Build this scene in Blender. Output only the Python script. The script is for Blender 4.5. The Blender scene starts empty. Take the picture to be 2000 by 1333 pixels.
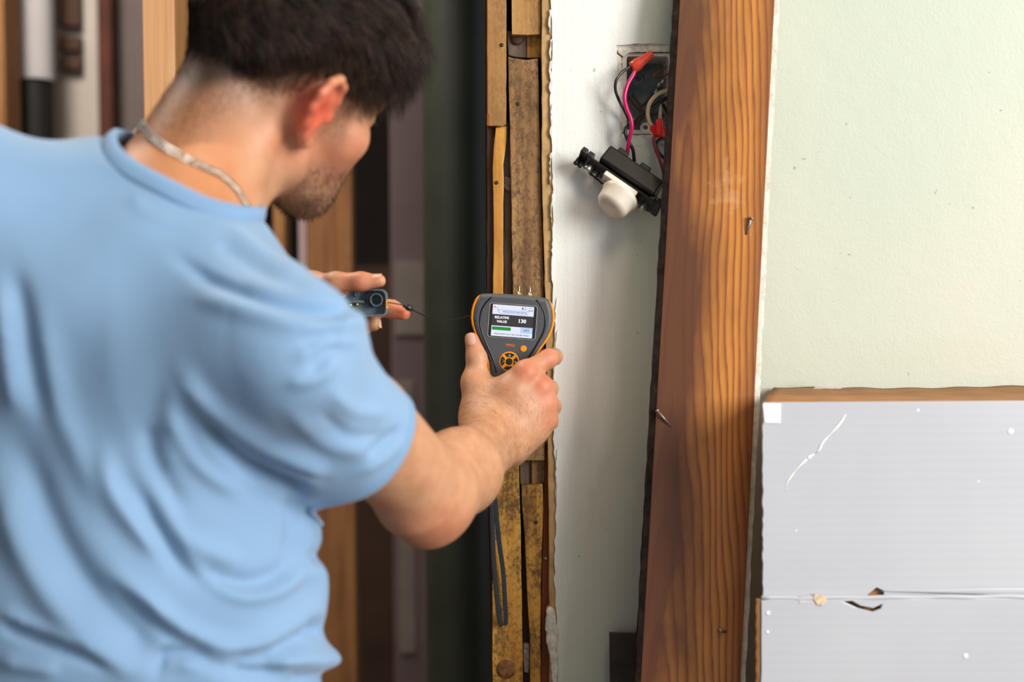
import bpy, bmesh, math, random
import numpy as np
from mathutils import Vector, Matrix
from mathutils.geometry import tessellate_polygon

random.seed(7); rng = np.random.default_rng(7)
SC = bpy.context.scene
COL = SC.collection

# ------------------------------------------------------------------ camera
CAM = np.array([0.0, 0.0, 0.95]); PITCH = math.radians(2.0); ROLL = math.radians(-0.35)
FPX = 2000 * 50 / 36
cam_d = bpy.data.cameras.new('camera'); cam_d.lens = 50; cam_d.sensor_width = 36
cam_d.clip_start = 0.05
cam_d.dof.use_dof = True; cam_d.dof.focus_distance = 1.47; cam_d.dof.aperture_fstop = 2.8
cam = bpy.data.objects.new('camera', cam_d); COL.objects.link(cam)
M_cam = Matrix.Rotation(math.pi/2 - PITCH, 3, 'X') @ Matrix.Rotation(ROLL, 3, 'Z')
cam.location = CAM; cam.rotation_euler = M_cam.to_euler()
SC.camera = cam
RC = np.array(M_cam)                       # columns: camera axes in world

def P(x, y, Y):
    """world point seen at photo pixel (x, y), at distance Y in front of the camera position"""
    d = RC @ np.array([(x-1000)/FPX, -(y-666.5)/FPX, -1.0])
    return CAM + d*(Y/d[1])
def proj(V):
    q = (np.asarray(V)-CAM) @ RC
    return np.stack([1000 - q[:, 0]/q[:, 2]*FPX, 666.5 + q[:, 1]/q[:, 2]*FPX], 1)

# ------------------------------------------------------------------ world, lights, exposure
W = bpy.data.worlds.new('world'); SC.world = W; W.use_nodes = True
bg = W.node_tree.nodes['Background']; bg.inputs[0].default_value = (0.88, 0.95, 1.0, 1); bg.inputs[1].default_value = 0.54

def area(name, loc, target, sx, sy, power, col):
    l = bpy.data.lights.new(name, 'AREA'); l.shape = 'RECTANGLE'; l.size = sx; l.size_y = sy
    l.energy = power; l.color = col
    o = bpy.data.objects.new(name, l); COL.objects.link(o); o.location = loc
    o.rotation_euler = (Vector(target)-Vector(loc)).to_track_quat('-Z', 'Y').to_euler()
    return o
area('window_light', (2.0, -0.38, 1.6), (0.0, 1.3, 0.95), 0.95, 1.4, 92, (1.0, 0.97, 0.92))
area('ceiling_lamp', (0.5, 0.2, 2.5), (0.3, 0.9, 0.9), 0.7, 0.7, 13, (1.0, 0.80, 0.58))
area('back_room_fill', (-0.9, 1.75, 2.4), (-0.4, 2.7, 0.9), 0.4, 0.4, 32, (1.0, 0.86, 0.74))  # unseen fill lamp added to brighten the room beyond the opening
VS = SC.view_settings
VS.view_transform = 'Standard'; VS.look = 'None'; VS.gamma = 1; VS.use_curve_mapping = False
VS.exposure = 0.16

# ------------------------------------------------------------------ materials
def s2l(c):
    if isinstance(c, str):
        c = [int(c[i:i+2], 16)/255 for i in (0, 2, 4)]
    return tuple(v/12.92 if v <= 0.04045 else ((v+0.055)/1.055)**2.4 for v in c)
class NT:
    def __init__(s, name):
        s.m = bpy.data.materials.new(name); s.m.use_nodes = True
        s.t = s.m.node_tree; s.b = s.t.nodes['Principled BSDF']; s.co = None
    def n(s, kind, **kw):
        x = s.t.nodes.new(kind)
        for k, v in kw.items(): setattr(x, k, v)
        return x
    def l(s, a, b): s.t.links.new(a, b)
    def coords(s, scale=(1, 1, 1), rot=(0, 0, 0), loc=(0, 0, 0), kind='Object', rnd=False):
        tc = s.n('ShaderNodeTexCoord'); mp = s.n('ShaderNodeMapping')
        mp.inputs['Scale'].default_value = scale; mp.inputs['Rotation'].default_value = rot; mp.inputs['Location'].default_value = loc
        if rnd:
            oi = s.n('ShaderNodeObjectInfo'); mu = s.n('ShaderNodeVectorMath', operation='SCALE')
            cx = s.n('ShaderNodeCombineXYZ')
            for i in range(3): s.l(oi.outputs['Random'], cx.inputs[i])
            s.l(cx.outputs[0], mu.inputs[0]); mu.inputs['Scale'].default_value = 17.0
            ad = s.n('ShaderNodeVectorMath', operation='ADD'); s.l(tc.outputs[kind], ad.inputs[0]); s.l(mu.outputs[0], ad.inputs[1])
            s.l(ad.outputs[0], mp.inputs[0])
        else: s.l(tc.outputs[kind], mp.inputs[0])
        return mp.outputs[0]
    def noise(s, co, scale, detail=4, rough=0.55, dist=0):
        x = s.n('ShaderNodeTexNoise'); x.inputs['Scale'].default_value = scale; x.inputs['Detail'].default_value = detail
        x.inputs['Roughness'].default_value = rough; x.inputs['Distortion'].default_value = dist
        if co is not None: s.l(co, x.inputs['Vector'])
        return x.outputs['Fac']
    def ramp(s, fac, stops, interp='LINEAR'):
        r = s.n('ShaderNodeValToRGB'); r.color_ramp.interpolation = interp
        el = r.color_ramp.elements
        while len(el) < len(stops): el.new(0.5)
        for e, (p, c) in zip(el, stops):
            e.position = p; e.color = (*(s2l(c) if not isinstance(c, (int, float)) else (c, c, c)), 1)
        s.l(fac, r.inputs[0]); return r.outputs[0]
    def mix(s, a, b, fac, mode='MIX'):
        x = s.n('ShaderNodeMix', data_type='RGBA', blend_type=mode)
        for v, i in ((fac, 0), (a, 6), (b, 7)):
            if hasattr(v, 'is_linked'): s.l(v, x.inputs[i])
            else: x.inputs[i].default_value = v if i == 0 else (*s2l(v), 1)
        return x.outputs[2]
    def math(s, op, a, b=0.5, clamp=False):
        x = s.n('ShaderNodeMath', operation=op, use_clamp=clamp)
        for v, i in ((a, 0), (b, 1)):
            if hasattr(v, 'is_linked'): s.l(v, x.inputs[i])
            else: x.inputs[i].default_value = v
        return x.outputs[0]
    def bump(s, h, strength=0.3, dist=0.002):
        x = s.n('ShaderNodeBump'); x.inputs['Strength'].default_value = strength; x.inputs['Distance'].default_value = dist
        s.l(h, x.inputs['Height']); s.l(x.outputs[0], s.b.inputs['Normal'])
    def col(s, c):
        if hasattr(c, 'is_linked'): s.l(c, s.b.inputs['Base Color'])
        else: s.b.inputs['Base Color'].default_value = (*s2l(c), 1)
    def set(s, **kw):
        for k, v in kw.items(): s.b.inputs[k.replace('_', ' ')].default_value = v
        return s

def simple(name, col, rough=0.5, metal=0.0, var=0.12, scale=40, bump=0.0, spec=0.5):
    m = NT(name); co = m.coords()
    n = m.noise(co, scale, 5)
    c = np.array(s2l(col)); 
    dark = tuple(np.clip(c*(1-var*1.6), 0, 1)); lite = tuple(np.clip(c*(1+var), 0, 1))
    r = m.n('ShaderNodeValToRGB'); r.color_ramp.elements[0].position = 0.3; r.color_ramp.elements[1].position = 0.72
    r.color_ramp.elements[0].color = (*dark, 1); r.color_ramp.elements[1].color = (*lite, 1)
    m.l(n, r.inputs[0]); m.col(r.outputs[0]); m.set(Roughness=rough, Metallic=metal, Specular_IOR_Level=spec)
    if bump: m.bump(m.noise(co, scale*4, 3), bump, 0.001)
    return m.m

def wood(name, c_dark, c_mid, c_lite, mottle=0.0, mott_col='2a1a10', rough=0.7, grain=(90, 90, 5), bump=0.4, rnd=True):
    m = NT(name); co = m.coords(grain, rnd=rnd)
    g = m.noise(co, 1.0, 6, 0.6, 0.4)
    base = m.ramp(g, [(0.28, c_dark), (0.5, c_mid), (0.72, c_lite)])
    co2 = m.coords((1, 1, 0.6), rnd=rnd)
    h = g
    if mottle:
        sp = m.noise(co2, 330, 7, 0.78)
        big = m.noise(co2, 30, 3, 0.6)
        f = m.math('ADD', m.math('MULTIPLY', sp, 0.6), m.math('MULTIPLY', big, 0.4))
        mk = m.ramp(f, [(0.46, 0.0), (0.57, mottle)])
        base = m.mix(base, mott_col, mk)
    br = m.noise(co2, 6, 2)
    base = m.mix(base, c_dark, m.ramp(br, [(0.4, 0.0), (0.75, 0.55)]))
    m.col(base); m.set(Roughness=rough); m.bump(h, bump, 0.0015)
    return m.m

MAT = {}
def wall_mat():
    m = NT('wall_paint'); co = m.coords()
    sep = m.n('ShaderNodeSeparateXYZ'); m.l(co, sep.inputs[0])
    # brushed primer band, pale green beyond; slanted edge paints in the board's shadow line
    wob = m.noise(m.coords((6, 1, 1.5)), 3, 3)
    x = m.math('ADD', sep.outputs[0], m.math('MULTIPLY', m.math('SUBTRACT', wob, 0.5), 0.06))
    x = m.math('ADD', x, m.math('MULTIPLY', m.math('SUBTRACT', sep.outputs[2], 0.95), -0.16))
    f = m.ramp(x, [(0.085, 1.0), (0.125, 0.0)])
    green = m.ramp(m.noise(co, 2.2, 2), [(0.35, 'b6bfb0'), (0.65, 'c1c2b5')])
    prim_lit = m.ramp(m.noise(m.coords((420, 1, 9)), 1, 3), [(0.3, 'e0e2df'), (0.7, 'e7e8e5')])
    c = m.mix(green, prim_lit, f)
    m.l(m.mix(c, '8f918a', m.ramp(m.noise(co, 120, 1, 0.3), [(0.80, 0.0), (0.83, 0.7)])), m.b.inputs['Base Color'])
    m.set(Roughness=0.55, Specular_IOR_Level=0.35)
    h = m.math('ADD', m.math('MULTIPLY', m.noise(co, 330, 3), 0.5), m.noise(co, 34, 2))
    hb = m.math('MULTIPLY', m.noise(m.coords((520, 1, 8)), 1, 2), m.math('MULTIPLY', f, 0.18))
    m.bump(m.math('ADD', h, hb), 0.35, 0.0016)
    return m.m
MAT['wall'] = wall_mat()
MAT['plaster'] = simple('old_plaster', 'ddd7ca', 0.9, var=0.2, scale=160, bump=0.8)
MAT['tan'] = simple('plaster_edge_tan', 'bd9865', 0.85, var=0.18, scale=60, bump=0.4)
MAT['whitepaint'] = simple('flaking_white_paint', 'dedcd6', 0.6, var=0.1, scale=220, bump=0.7)
MAT['dark'] = simple('dark_timber', '1b1410', 0.9, var=0.3, scale=50)
MAT['plank_tan'] = wood('plank_tan', '8f6534', 'b2864d', 'c59d64', 0.5, '5a3c1e')
MAT['plank_spot'] = wood('plank_spotted', '6f4d28', '987145', 'b08a55', 0.85, '3a2615')
MAT['plank_amber'] = wood('plank_amber', '96621f', 'c18a34', 'd6a54a', 0.8, '2c1c0c')
MAT['lath'] = wood('lath_orange', '9a5f1c', 'c48833', 'd9a650', 0.2, '4a2e12')
MAT['brown'] = wood('old_brown_wood', '2c1a10', '4a2d1b', '66432a', 0.3)
MAT['redbrown'] = wood('red_brown_wood', '6b2f12', '9a4f20', 'b26a30', 0.3)
MAT['grey'] = wood('grey_lath', '463a30', '6b5a4b', '84735f', 0.35, '2a211a')
MAT['mortar'] = simple('mortar', '8d8072', 0.95, var=0.35, scale=250, bump=0.9)
MAT['pine'] = wood('new_pine', 'c78e5e', 'dca878', 'e6b88a', 0, rough=0.65, grain=(260, 260, 4), bump=0.15)
MAT['pine_side'] = wood('pine_side', '8f6234', 'a97c48', 'b98c58', 0.25, '6b4722', grain=(160, 160, 4))
MAT['pine_far'] = wood('far_pine', '7f5430', 'a37146', 'b5814e', 0.2, '4a2f18')
MAT['pipe'] = simple('dark_green_pipe', '343a31', 0.5, var=0.15, scale=12)
MAT['mauve'] = simple('mauve_paint', 'b39fa3', 0.8, var=0.08, scale=6)
MAT['greyplaster'] = simple('grey_plaster', 'd2c9c2', 0.9, var=0.1, scale=8)
MAT['sheetgrey'] = simple('grey_brown_sheet', '6b6160', 0.85, var=0.08, scale=6)
MAT['postred'] = simple('dark_red_brown', '552a1b', 0.8, var=0.2, scale=20)
MAT['backwall'] = simple('back_wall_dark', '1d1512', 0.95, var=0.3, scale=4)
MAT['brownpanel'] = simple('brown_panel', '3d2a1e', 0.9, var=0.25, scale=9)
MAT['offwhite'] = simple('off_white_panel', 'b9b4ac', 0.7, var=0.05, scale=8)
MAT['whitepipe'] = simple('white_plastic_pipe', 'c3c3c8', 0.3, var=0.03, scale=8)
MAT['blackrubber'] = simple('black_rubber', '17181c', 0.6, var=0.1, scale=30)
MAT['floor'] = simple('dusty_subfloor', '6d5a46', 0.9, var=0.3, scale=9)
MAT['ceil'] = simple('ceiling_plaster', '8b8780', 0.9, var=0.1, scale=5)

def board_mat():
    m = NT('stained_casing_board'); 
    co = m.coords((1, 1, 1))
    sep = m.n('ShaderNodeSeparateXYZ'); m.l(co, sep.inputs[0])
    # cathedral grain: rings stretched along the length, arches in the left half, straight grain at the right
    n1 = m.noise(m.coords((9, 9, 2.2)), 1.0, 3, 0.5)
    x = sep.outputs[0]; z = sep.outputs[2]
    xx = m.math('ADD', x, 0.030)
    hyp = m.math('SQRT', m.math('ADD', m.math('MULTIPLY', xx, xx), 0.00012), 0)
    n3 = m.noise(m.coords((26, 26, 3.5)), 1.0, 2, 0.5)
    ph2 = m.math('ADD', m.math('ADD', m.math('MULTIPLY', hyp, 150.0), m.math('MULTIPLY', z, 9.0)), m.math('ADD', m.math('MULTIPLY', n1, 4.0), m.math('MULTIPLY', n3, 2.2)))
    fr = m.math('FRACT', ph2, 0)
    grain = m.noise(m.coords((700, 700, 14)), 1, 4, 0.6)
    fr2 = m.math('ADD', fr, m.math('MULTIPLY', m.math('SUBTRACT', grain, 0.5), 0.5))
    c = m.ramp(fr2, [(0.0, 'b06f2a'), (0.25, 'be7f34'), (0.55, 'b4722c'), (0.80, '93561f'), (0.93, '7a4216'), (1.0, 'a8662a')])
    blot = m.noise(m.coords((14, 14, 5)), 1, 4, 0.6)
    left = m.ramp(m.math('ADD', m.math('MULTIPLY', x, -9.0), m.math('MULTIPLY', blot, 1.15)), [(0.36, 0.0), (0.86, 0.95)])
    c = m.mix(c, '502810', left)
    edge = m.ramp(m.math('ADD', m.math('MULTIPLY', x, 10.0), m.math('MULTIPLY', blot, 0.3)), [(0.46, 0.0), (0.66, 0.8)])
    c = m.mix(c, '6a3410', edge)
    # worn pale patches
    wv = m.n('ShaderNodeVectorMath', operation='DISTANCE'); mp = m.coords((1, 0.0, 0.62)); m.l(mp, wv.inputs[0])
    wv.inputs[1].default_value = (0.012, 0, 0.62*0.035)
    wd = m.math('ADD', wv.outputs['Value'], m.math('MULTIPLY', m.noise(co, 70, 4), 0.075))
    c = m.mix(c, 'd8b48c', m.ramp(wd, [(0.022, 0.5), (0.052, 0.0)]))
    sc = m.noise(m.coords((160, 160, 50)), 1, 5, 0.7)
    c = m.mix(c, 'd9c2a2', m.ramp(sc, [(0.70, 0.0), (0.78, 0.6)]))
    m.col(c); m.set(Roughness=0.34, Specular_IOR_Level=0.45)
    m.bump(m.math('ADD', grain, fr), 0.12, 0.001)
    return m.m
MAT['board'] = board_mat()
MAT['boardedge'] = simple('burnt_dark_edge', '1f130d', 0.8, var=0.6, scale=90, bump=0.6, spec=0.15)
MAT['edgepaint'] = simple('chipped_white_edge', 'd9d5c8', 0.6, var=0.2, scale=120, bump=0.6)
MAT['nail'] = simple('nail_steel', '9c978e', 0.4, 0.8, var=0.3, scale=300)
MAT['nailrust'] = simple('nail_head_rust', '3c342d', 0.7, 0.4, var=0.3, scale=300)

def boxwhite():
    m = NT('glossy_white_carton'); co = m.coords()
    c = m.ramp(m.noise(co, 5, 3), [(0.3, 'b2b5bd'), (0.7, 'babdc4')])
    fl = m.n('ShaderNodeTexWave', wave_type='BANDS', bands_direction='Z'); fl.inputs['Scale'].default_value = 38; fl.inputs['Distortion'].default_value = 1.2
    m.l(co, fl.inputs['Vector'])
    c = m.mix(c, 'e9eaee', m.ramp(m.noise(co, 90, 2, 0.4), [(0.79, 0.0), (0.82, 0.8)]))
    m.col(c); m.set(Roughness=0.32, Specular_IOR_Level=0.5)
    m.bump(m.math('ADD', fl.outputs['Fac'], m.math('MULTIPLY', m.noise(co, 14, 3), 6.0)), 0.05, 0.001)
    return m.m
MAT['carton_white'] = boxwhite()
MAT['carton'] = simple('brown_cardboard', '9a6c3e', 0.85, var=0.14, scale=25, bump=0.3)
MAT['sticker'] = simple('white_sticker', 'f2f2f2', 0.5, var=0.02)
MAT['tape'] = NT('clear_tape').set(Roughness=0.15, Transmission_Weight=0.6, Alpha=0.8).m
MAT['hardboard'] = simple('dark_hardboard', '3a302c', 0.8, var=0.2, scale=60, bump=0.4)

def skin_mat():
    m = NT('skin'); co = m.coords()
    a = m.n('ShaderNodeAttribute', attribute_name='tint'); sp = m.n('ShaderNodeSeparateColor'); m.l(a.outputs['Color'], sp.inputs[0])
    base = m.ramp(m.noise(co, 55, 4), [(0.3, 'b48160'), (0.7, 'c39372')])
    base = m.mix(base, 'd2452f', m.math('MULTIPLY', sp.outputs[0], 0.8))       # flushed skin
    base = m.mix(base, 'b56f3c', m.math('MULTIPLY', sp.outputs[2], 0.55))       # tanned nape
    st = m.math('MULTIPLY', sp.outputs[1], m.ramp(m.noise(co, 520, 3, 0.7), [(0.36, 1.0), (0.62, 0.42)]))
    st = m.math('MAXIMUM', st, m.ramp(sp.outputs[1], [(0.82, 0.0), (1.0, 1.0)]))
    base = m.mix(base, '221713', m.math('MULTIPLY', st, 0.95))
    m.col(base); m.set(Roughness=0.5, Subsurface_Weight=0.12, Specular_IOR_Level=0.4)
    m.b.inputs['Subsurface Radius'].default_value = (0.012, 0.004, 0.002); m.b.inputs['Subsurface Scale'].default_value = 1.0
    v = m.n('ShaderNodeTexVoronoi'); v.inputs['Scale'].default_value = 900; m.l(co, v.inputs['Vector'])
    m.bump(m.math('ADD', v.outputs['Distance'], m.math('MULTIPLY', m.noise(co, 160, 5), 1.2)), 0.16, 0.0010)
    return m.m
MAT['skin'] = skin_mat()
MAT['nailskin'] = simple('fingernail', 'd9a890', 0.3, var=0.05, scale=90)
def cloth(name, c0, c1, s=1400):
    m = NT(name); co = m.coords()
    c = m.ramp(m.noise(co, 9, 3), [(0.3, c0), (0.7, c1)])
    n = m.noise(co, s, 2)
    m.col(m.mix(c, c1, m.math('MULTIPLY', n, 0.3))); m.set(Roughness=0.92, Specular_IOR_Level=0.15, Sheen_Weight=0.25)
    m.bump(m.math('ADD', n, m.math('MULTIPLY', m.noise(co, 60, 3), 2)), 0.25, 0.0008)
    return m.m
MAT['shirt'] = cloth('light_blue_jersey', '7898ba', '80a0c2')
MAT['rib'] = cloth('light_blue_rib', '7091b5', '7899bc')
MAT['jeans'] = cloth('dark_denim', '232c3d', '2f3b52')
MAT['sole'] = simple('boot_leather', '3a2a1e', 0.6)
def hair_mat(name, a, b):
    m = NT(name); oi = m.coords((60, 60, 60))
    m.col(m.ramp(m.noise(oi, 1.5, 3), [(0.3, a), (0.7, b)])); m.set(Roughness=0.5, Specular_IOR_Level=0.3)
    return m.m
MAT['hair'] = hair_mat('dark_brown_hair', '1a120e', '453022')
MAT['armhair'] = hair_mat('fine_brown_hair', '7a5433', '946a42')
MAT['silver'] = simple('silver', 'd8d6cf', 0.16, 1.0, var=0.06, scale=80)
MAT['eyewhite'] = simple('eye_white', 'e6e0d8', 0.2, var=0.02)
MAT['iris'] = simple('eye_iris', '3a2a1c', 0.2, var=0.1)

def rubber_tex():
    m = NT('meter_grey_rubber'); co = m.coords((1, 1, 1), rot=(0, math.radians(45), 0))
    ch = m.n('ShaderNodeTexVoronoi', feature='F1', distance='CHEBYCHEV'); ch.inputs['Scale'].default_value = 560; ch.inputs['Randomness'].default_value = 0.0
    m.l(co, ch.inputs['Vector'])
    c = m.ramp(ch.outputs['Distance'], [(0.1, '666b71'), (0.5, '3d4147')])
    c = m.mix(c, 'b9b9b4', m.ramp(m.noise(m.coords(), 300, 4, 0.7), [(0.72, 0.0), (0.78, 0.7)]))
    m.col(c); m.set(Roughness=0.45); m.bump(ch.outputs['Distance'], 0.8, 0.0008)
    return m.m
MAT['meter'] = rubber_tex()
MAT['groove'] = simple('black_gloss', '0b0c0e', 0.25, var=0.1)
MAT['orange'] = simple('orange_rubber', 'e8900f', 0.5, var=0.08, scale=120)
MAT['glass'] = simple('screen_glass_black', '15181c', 0.12, var=0.05)
MAT['bezel'] = simple('bezel_trim', '8e8b80', 0.4, var=0.2, scale=150)
def emit(name, col, s):
    m = NT(name); m.col(col); m.set(Roughness=0.4); m.b.inputs['Base Color'].default_value = (*[v*0.25 for v in s2l(col)], 1); m.b.inputs['Emission Color'].default_value = (*s2l(col), 1); m.b.inputs['Emission Strength'].default_value = s
    n = m.noise(m.coords(), 900, 1); m.l(m.ramp(n, [(0.2, 0.40), (0.8, 0.48)]), m.b.inputs['Roughness'])
    return m.m
MAT['lcd_white'] = emit('lcd_white', 'cfd4f0', 0.85)
MAT['lcd_black'] = emit('lcd_black', '2f2a2b', 0.8)
MAT['lcd_text'] = emit('lcd_text_white', 'f8f8ff', 1.0)
MAT['lcd_green'] = emit('lcd_green', '157a1d', 0.9)
MAT['lcd_blue'] = emit('lcd_pale_blue', 'a9c8f0', 0.85)
MAT['lcd_dark'] = emit('lcd_dark_text', '343a66', 0.6)
MAT['lcd_orange'] = emit('lcd_orange', 'f0a020', 0.9)
MAT['print_orange'] = simple('orange_print', 'd8781a', 0.5, var=0.03)
MAT['print_green'] = simple('green_print', '9aa858', 0.5, var=0.03)
MAT['strap'] = NT('black_webbing').m
m = NT('woven_black_strap'); co = m.coords(); wv = m.n('ShaderNodeTexWave', bands_direction='Z'); wv.inputs['Scale'].default_value = 150; m.l(co, wv.inputs['Vector'])
m.col(m.ramp(wv.outputs['Fac'], [(0.2, '101317'), (0.8, '2a3038')])); m.set(Roughness=0.8); m.bump(wv.outputs['Fac'], 0.6, 0.001); MAT['strap'] = m.m
MAT['cord'] = simple('black_cord', '0d0e10', 0.6, var=0.1)
MAT['cap'] = simple('grey_plastic', '5f6e77', 0.35, var=0.12, scale=60)
MAT['capdark'] = simple('dark_plastic', '171b20', 0.3, var=0.15, scale=60)
MAT['brass'] = simple('brass', 'cbb36a', 0.3, 0.9, var=0.1)
MAT['steel'] = simple('steel_box_dark', '747b7d', 0.55, 0.5, var=0.35, scale=50, bump=0.3)
MAT['boxrim'] = simple('painted_box_rim', 'dad5cb', 0.6, var=0.15, scale=120, bump=0.4)
MAT['w_black'] = simple('black_wire', '1c1d22', 0.3, var=0.15)
MAT['w_mag'] = simple('magenta_wire', 'c4145f', 0.3, var=0.08)
MAT['w_red'] = simple('dark_red_wire', '8c1530', 0.35, var=0.1)
MAT['w_beige'] = simple('beige_wire', 'c4ab8c', 0.5, var=0.1)
MAT['w_white'] = simple('white_bare_wire', 'cfc6b8', 0.5, var=0.1)
MAT['w_brown'] = simple('old_brown_wire', '4c3c2c', 0.6, var=0.2)
MAT['copper'] = simple('copper', 'a8622f', 0.3, 0.9, var=0.15)
MAT['nut_red'] = simple('red_connector', 'd81c1c', 0.35, var=0.08)
MAT['nut_orange'] = simple('orange_red_connector', 'c9402c', 0.3, var=0.12, scale=150)
MAT['bakelite'] = simple('black_bakelite', '121314', 0.35, var=0.25, scale=60, spec=0.3)
MAT['knobwhite'] = simple('white_knob', 'd8cfc0', 0.35, var=0.05, scale=60)
MAT['screw'] = simple('zinc_screw', 'aaa89f', 0.3, 0.9, var=0.2)

# ------------------------------------------------------------------ mesh helpers
def flat(geo):
    V, F = [], []
    for v, f in geo:
        o = len(V); V += [tuple(p) for p in v]; F += [tuple(i+o for i in q) for q in f]
    return V, F
def setp(o, label=None, cat=None, group=None, kind=None):
    if label: o['label'] = label
    if cat: o['category'] = cat
    if group: o['group'] = group
    if kind: o['kind'] = kind
    return o
def wloc(o):
    p = Vector(o.location); q = o.parent
    while q: p += q.location; q = q.parent
    return p
def mk(name, geo, mat, parent=None, smooth=False, bevel=0, label=None, cat=None, group=None, kind=None, mats=None, fmat=None, keep=False):
    """link ONE mesh object (world-space geometry in) with its origin at its base"""
    V, F = geo if not isinstance(geo, list) else flat(geo)
    V = np.asarray(V, float)
    c = (V.min(0)+V.max(0))/2
    if parent is None: c[2] = V[:, 2].min()
    if keep: c = np.zeros(3)
    me = bpy.data.meshes.new(name); me.from_pydata((V-c).tolist(), [], [list(map(int, f)) for f in F] if not isinstance(F, np.ndarray) else F.tolist())
    for mm in (mats or [mat]): me.materials.append(MAT[mm] if isinstance(mm, str) else mm)
    if fmat is not None: me.polygons.foreach_set('material_index', fmat)
    if smooth: me.polygons.foreach_set('use_smooth', [True]*len(me.polygons))
    me.update()
    o = bpy.data.objects.new(name, me); COL.objects.link(o)
    if parent is not None:
        o.parent = parent; o.location = Vector(c)-wloc(parent)
    else: o.location = c
    if bevel:
        b = o.modifiers.new('bevel', 'BEVEL'); b.width = bevel; b.segments = 2; b.limit_method = 'ANGLE'; b.angle_limit = math.radians(35)
    return setp(o, label, cat, group, kind)
def root(name, loc, label, cat, group=None, kind=None):
    o = bpy.data.objects.new(name, None); o.empty_display_size = 0.05; COL.objects.link(o); o.location = loc
    return setp(o, label, cat, group, kind)
def box(x0, x1, y0, y1, z0, z1):
    V = [(x, y, z) for x in (x0, x1) for y in (y0, y1) for z in (z0, z1)]
    return V, [(0, 1, 3, 2), (4, 6, 7, 5), (0, 4, 5, 1), (2, 3, 7, 6), (0, 2, 6, 4), (1, 5, 7, 3)]
def obox(c, ax, ay, az, hx, hy, hz):
    c, ax, ay, az = map(np.asarray, (c, ax, ay, az))
    V = [c+i*hx*ax+j*hy*ay+k*hz*az for i in (-1, 1) for j in (-1, 1) for k in (-1, 1)]
    F = [(0, 1, 3, 2), (4, 6, 7, 5), (0, 4, 5, 1), (2, 3, 7, 6), (0, 2, 6, 4), (1, 5, 7, 3)]
    if np.dot(np.cross(ax, ay), az) < 0: F = [f[::-1] for f in F]
    return V, F
def unit(v): v = np.asarray(v, float); return v/np.linalg.norm(v)
def extr(front, off, holes=()):
    """closed polygon (world points) with holes, extruded by off"""
    loops = [list(map(np.asarray, front))]+[list(map(np.asarray, h)) for h in holes]
    pts = [p for l in loops for p in l]; n = len(pts)
    tri = tessellate_polygon([[Vector(p) for p in l] for l in loops])
    V = pts+[p+np.asarray(off) for p in pts]
    F = [tuple(t) for t in tri]+[tuple(i+n for i in t[::-1]) for t in tri]
    o = 0
    for l in loops:
        k = len(l)
        for i in range(k): F.append((o+i, o+(i+1) % k, o+n+(i+1) % k, o+n+i))
        o += k
    bm = bmesh.new(); vs = [bm.verts.new(v) for v in V]
    for f in F:
        try: bm.faces.new([vs[i] for i in f])
        except ValueError: pass
    bmesh.ops.recalc_face_normals(bm, faces=bm.faces)
    V2 = [tuple(v.co) for v in bm.verts]; bm.verts.index_update(); F2 = [tuple(v.index for v in f.verts) for f in bm.faces]; bm.free()
    return V2, F2
def rough_px(pts, step=14, amp=1.0, seed=0):
    """subdivide a pixel polygon and roughen its edges a little"""
    r = random.Random(seed); out = []
    for i in range(len(pts)):
        a, b = np.array(pts[i], float), np.array(pts[(i+1) % len(pts)], float)
        k = max(1, int(np.linalg.norm(b-a)/step))
        for j in range(k):
            p = a+(b-a)*j/k
            if j: p = p+np.array([r.uniform(-amp, amp), r.uniform(-amp, amp)])
            out.append(p)
    return out
def slab(pts, Y, th, rough=0, seed=0, step=14):
    pts = rough_px(pts, step, rough, seed) if rough else pts
    return extr([P(x, y, Y) for x, y in pts], (0, th, 0))
def catmull(pts, n=8):
    pts = [np.asarray(p, float) for p in pts]; Q = [2*pts[0]-pts[1]]+pts+[2*pts[-1]-pts[-2]]; out = []
    for i in range(1, len(Q)-2):
        for j in range(n):
            t = j/n; a, b, c, d = Q[i-1:i+3]
            out.append(0.5*((2*b)+(c-a)*t+(2*a-5*b+4*c-d)*t*t+(3*b-a-3*c+d)*t**3))
    out.append(pts[-1]); return out
def tube(path, r, n=8, cap=True, flat_ax=None, ratio=1.0):
    path = np.asarray(path, float); m = len(path); r = np.broadcast_to(np.asarray(r, float), (m,))
    T = np.gradient(path, axis=0); T /= np.linalg.norm(T, axis=1)[:, None]+1e-12
    u = np.cross(T[0], (0.3, 0.9, 0.2)) if flat_ax is None else np.asarray(flat_ax, float); u = unit(u-T[0]*np.dot(u, T[0]))
    V, F = [], []
    for i in range(m):
        if flat_ax is not None: u = np.asarray(flat_ax, float)
        u = unit(u-T[i]*np.dot(u, T[i])); w = np.cross(T[i], u)
        for k in range(n):
            a = 2*math.pi*k/n; V.append(path[i]+r[i]*(math.cos(a)*u+ratio*math.sin(a)*w))
    for i in range(m-1):
        for k in range(n): F.append((i*n+k, i*n+(k+1) % n, (i+1)*n+(k+1) % n, (i+1)*n+k))
    if cap: F.append(tuple(range(n))[::-1]); F.append(tuple(range((m-1)*n, m*n)))
    return V, F
def lathe(c, axis, prof, n=20, closed=True, sq=None):
    """revolve [(height, radius)...] about axis at c"""
    a = unit(axis); u = unit(np.cross(a, (0.31, 0.2, 0.93))); w = np.cross(a, u); V, F = [], []
    for h, r in prof:
        for k in range(n):
            t = 2*math.pi*k/n; V.append(np.asarray(c)+a*h+r*(math.cos(t)*u+math.sin(t)*w))
    for i in range(len(prof)-1):
        for k in range(n): F.append((i*n+k, i*n+(k+1) % n, (i+1)*n+(k+1) % n, (i+1)*n+k))
    if closed: F.append(tuple(range(n))[::-1]); F.append(tuple(range((len(prof)-1)*n, len(prof)*n)))
    return V, F
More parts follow.
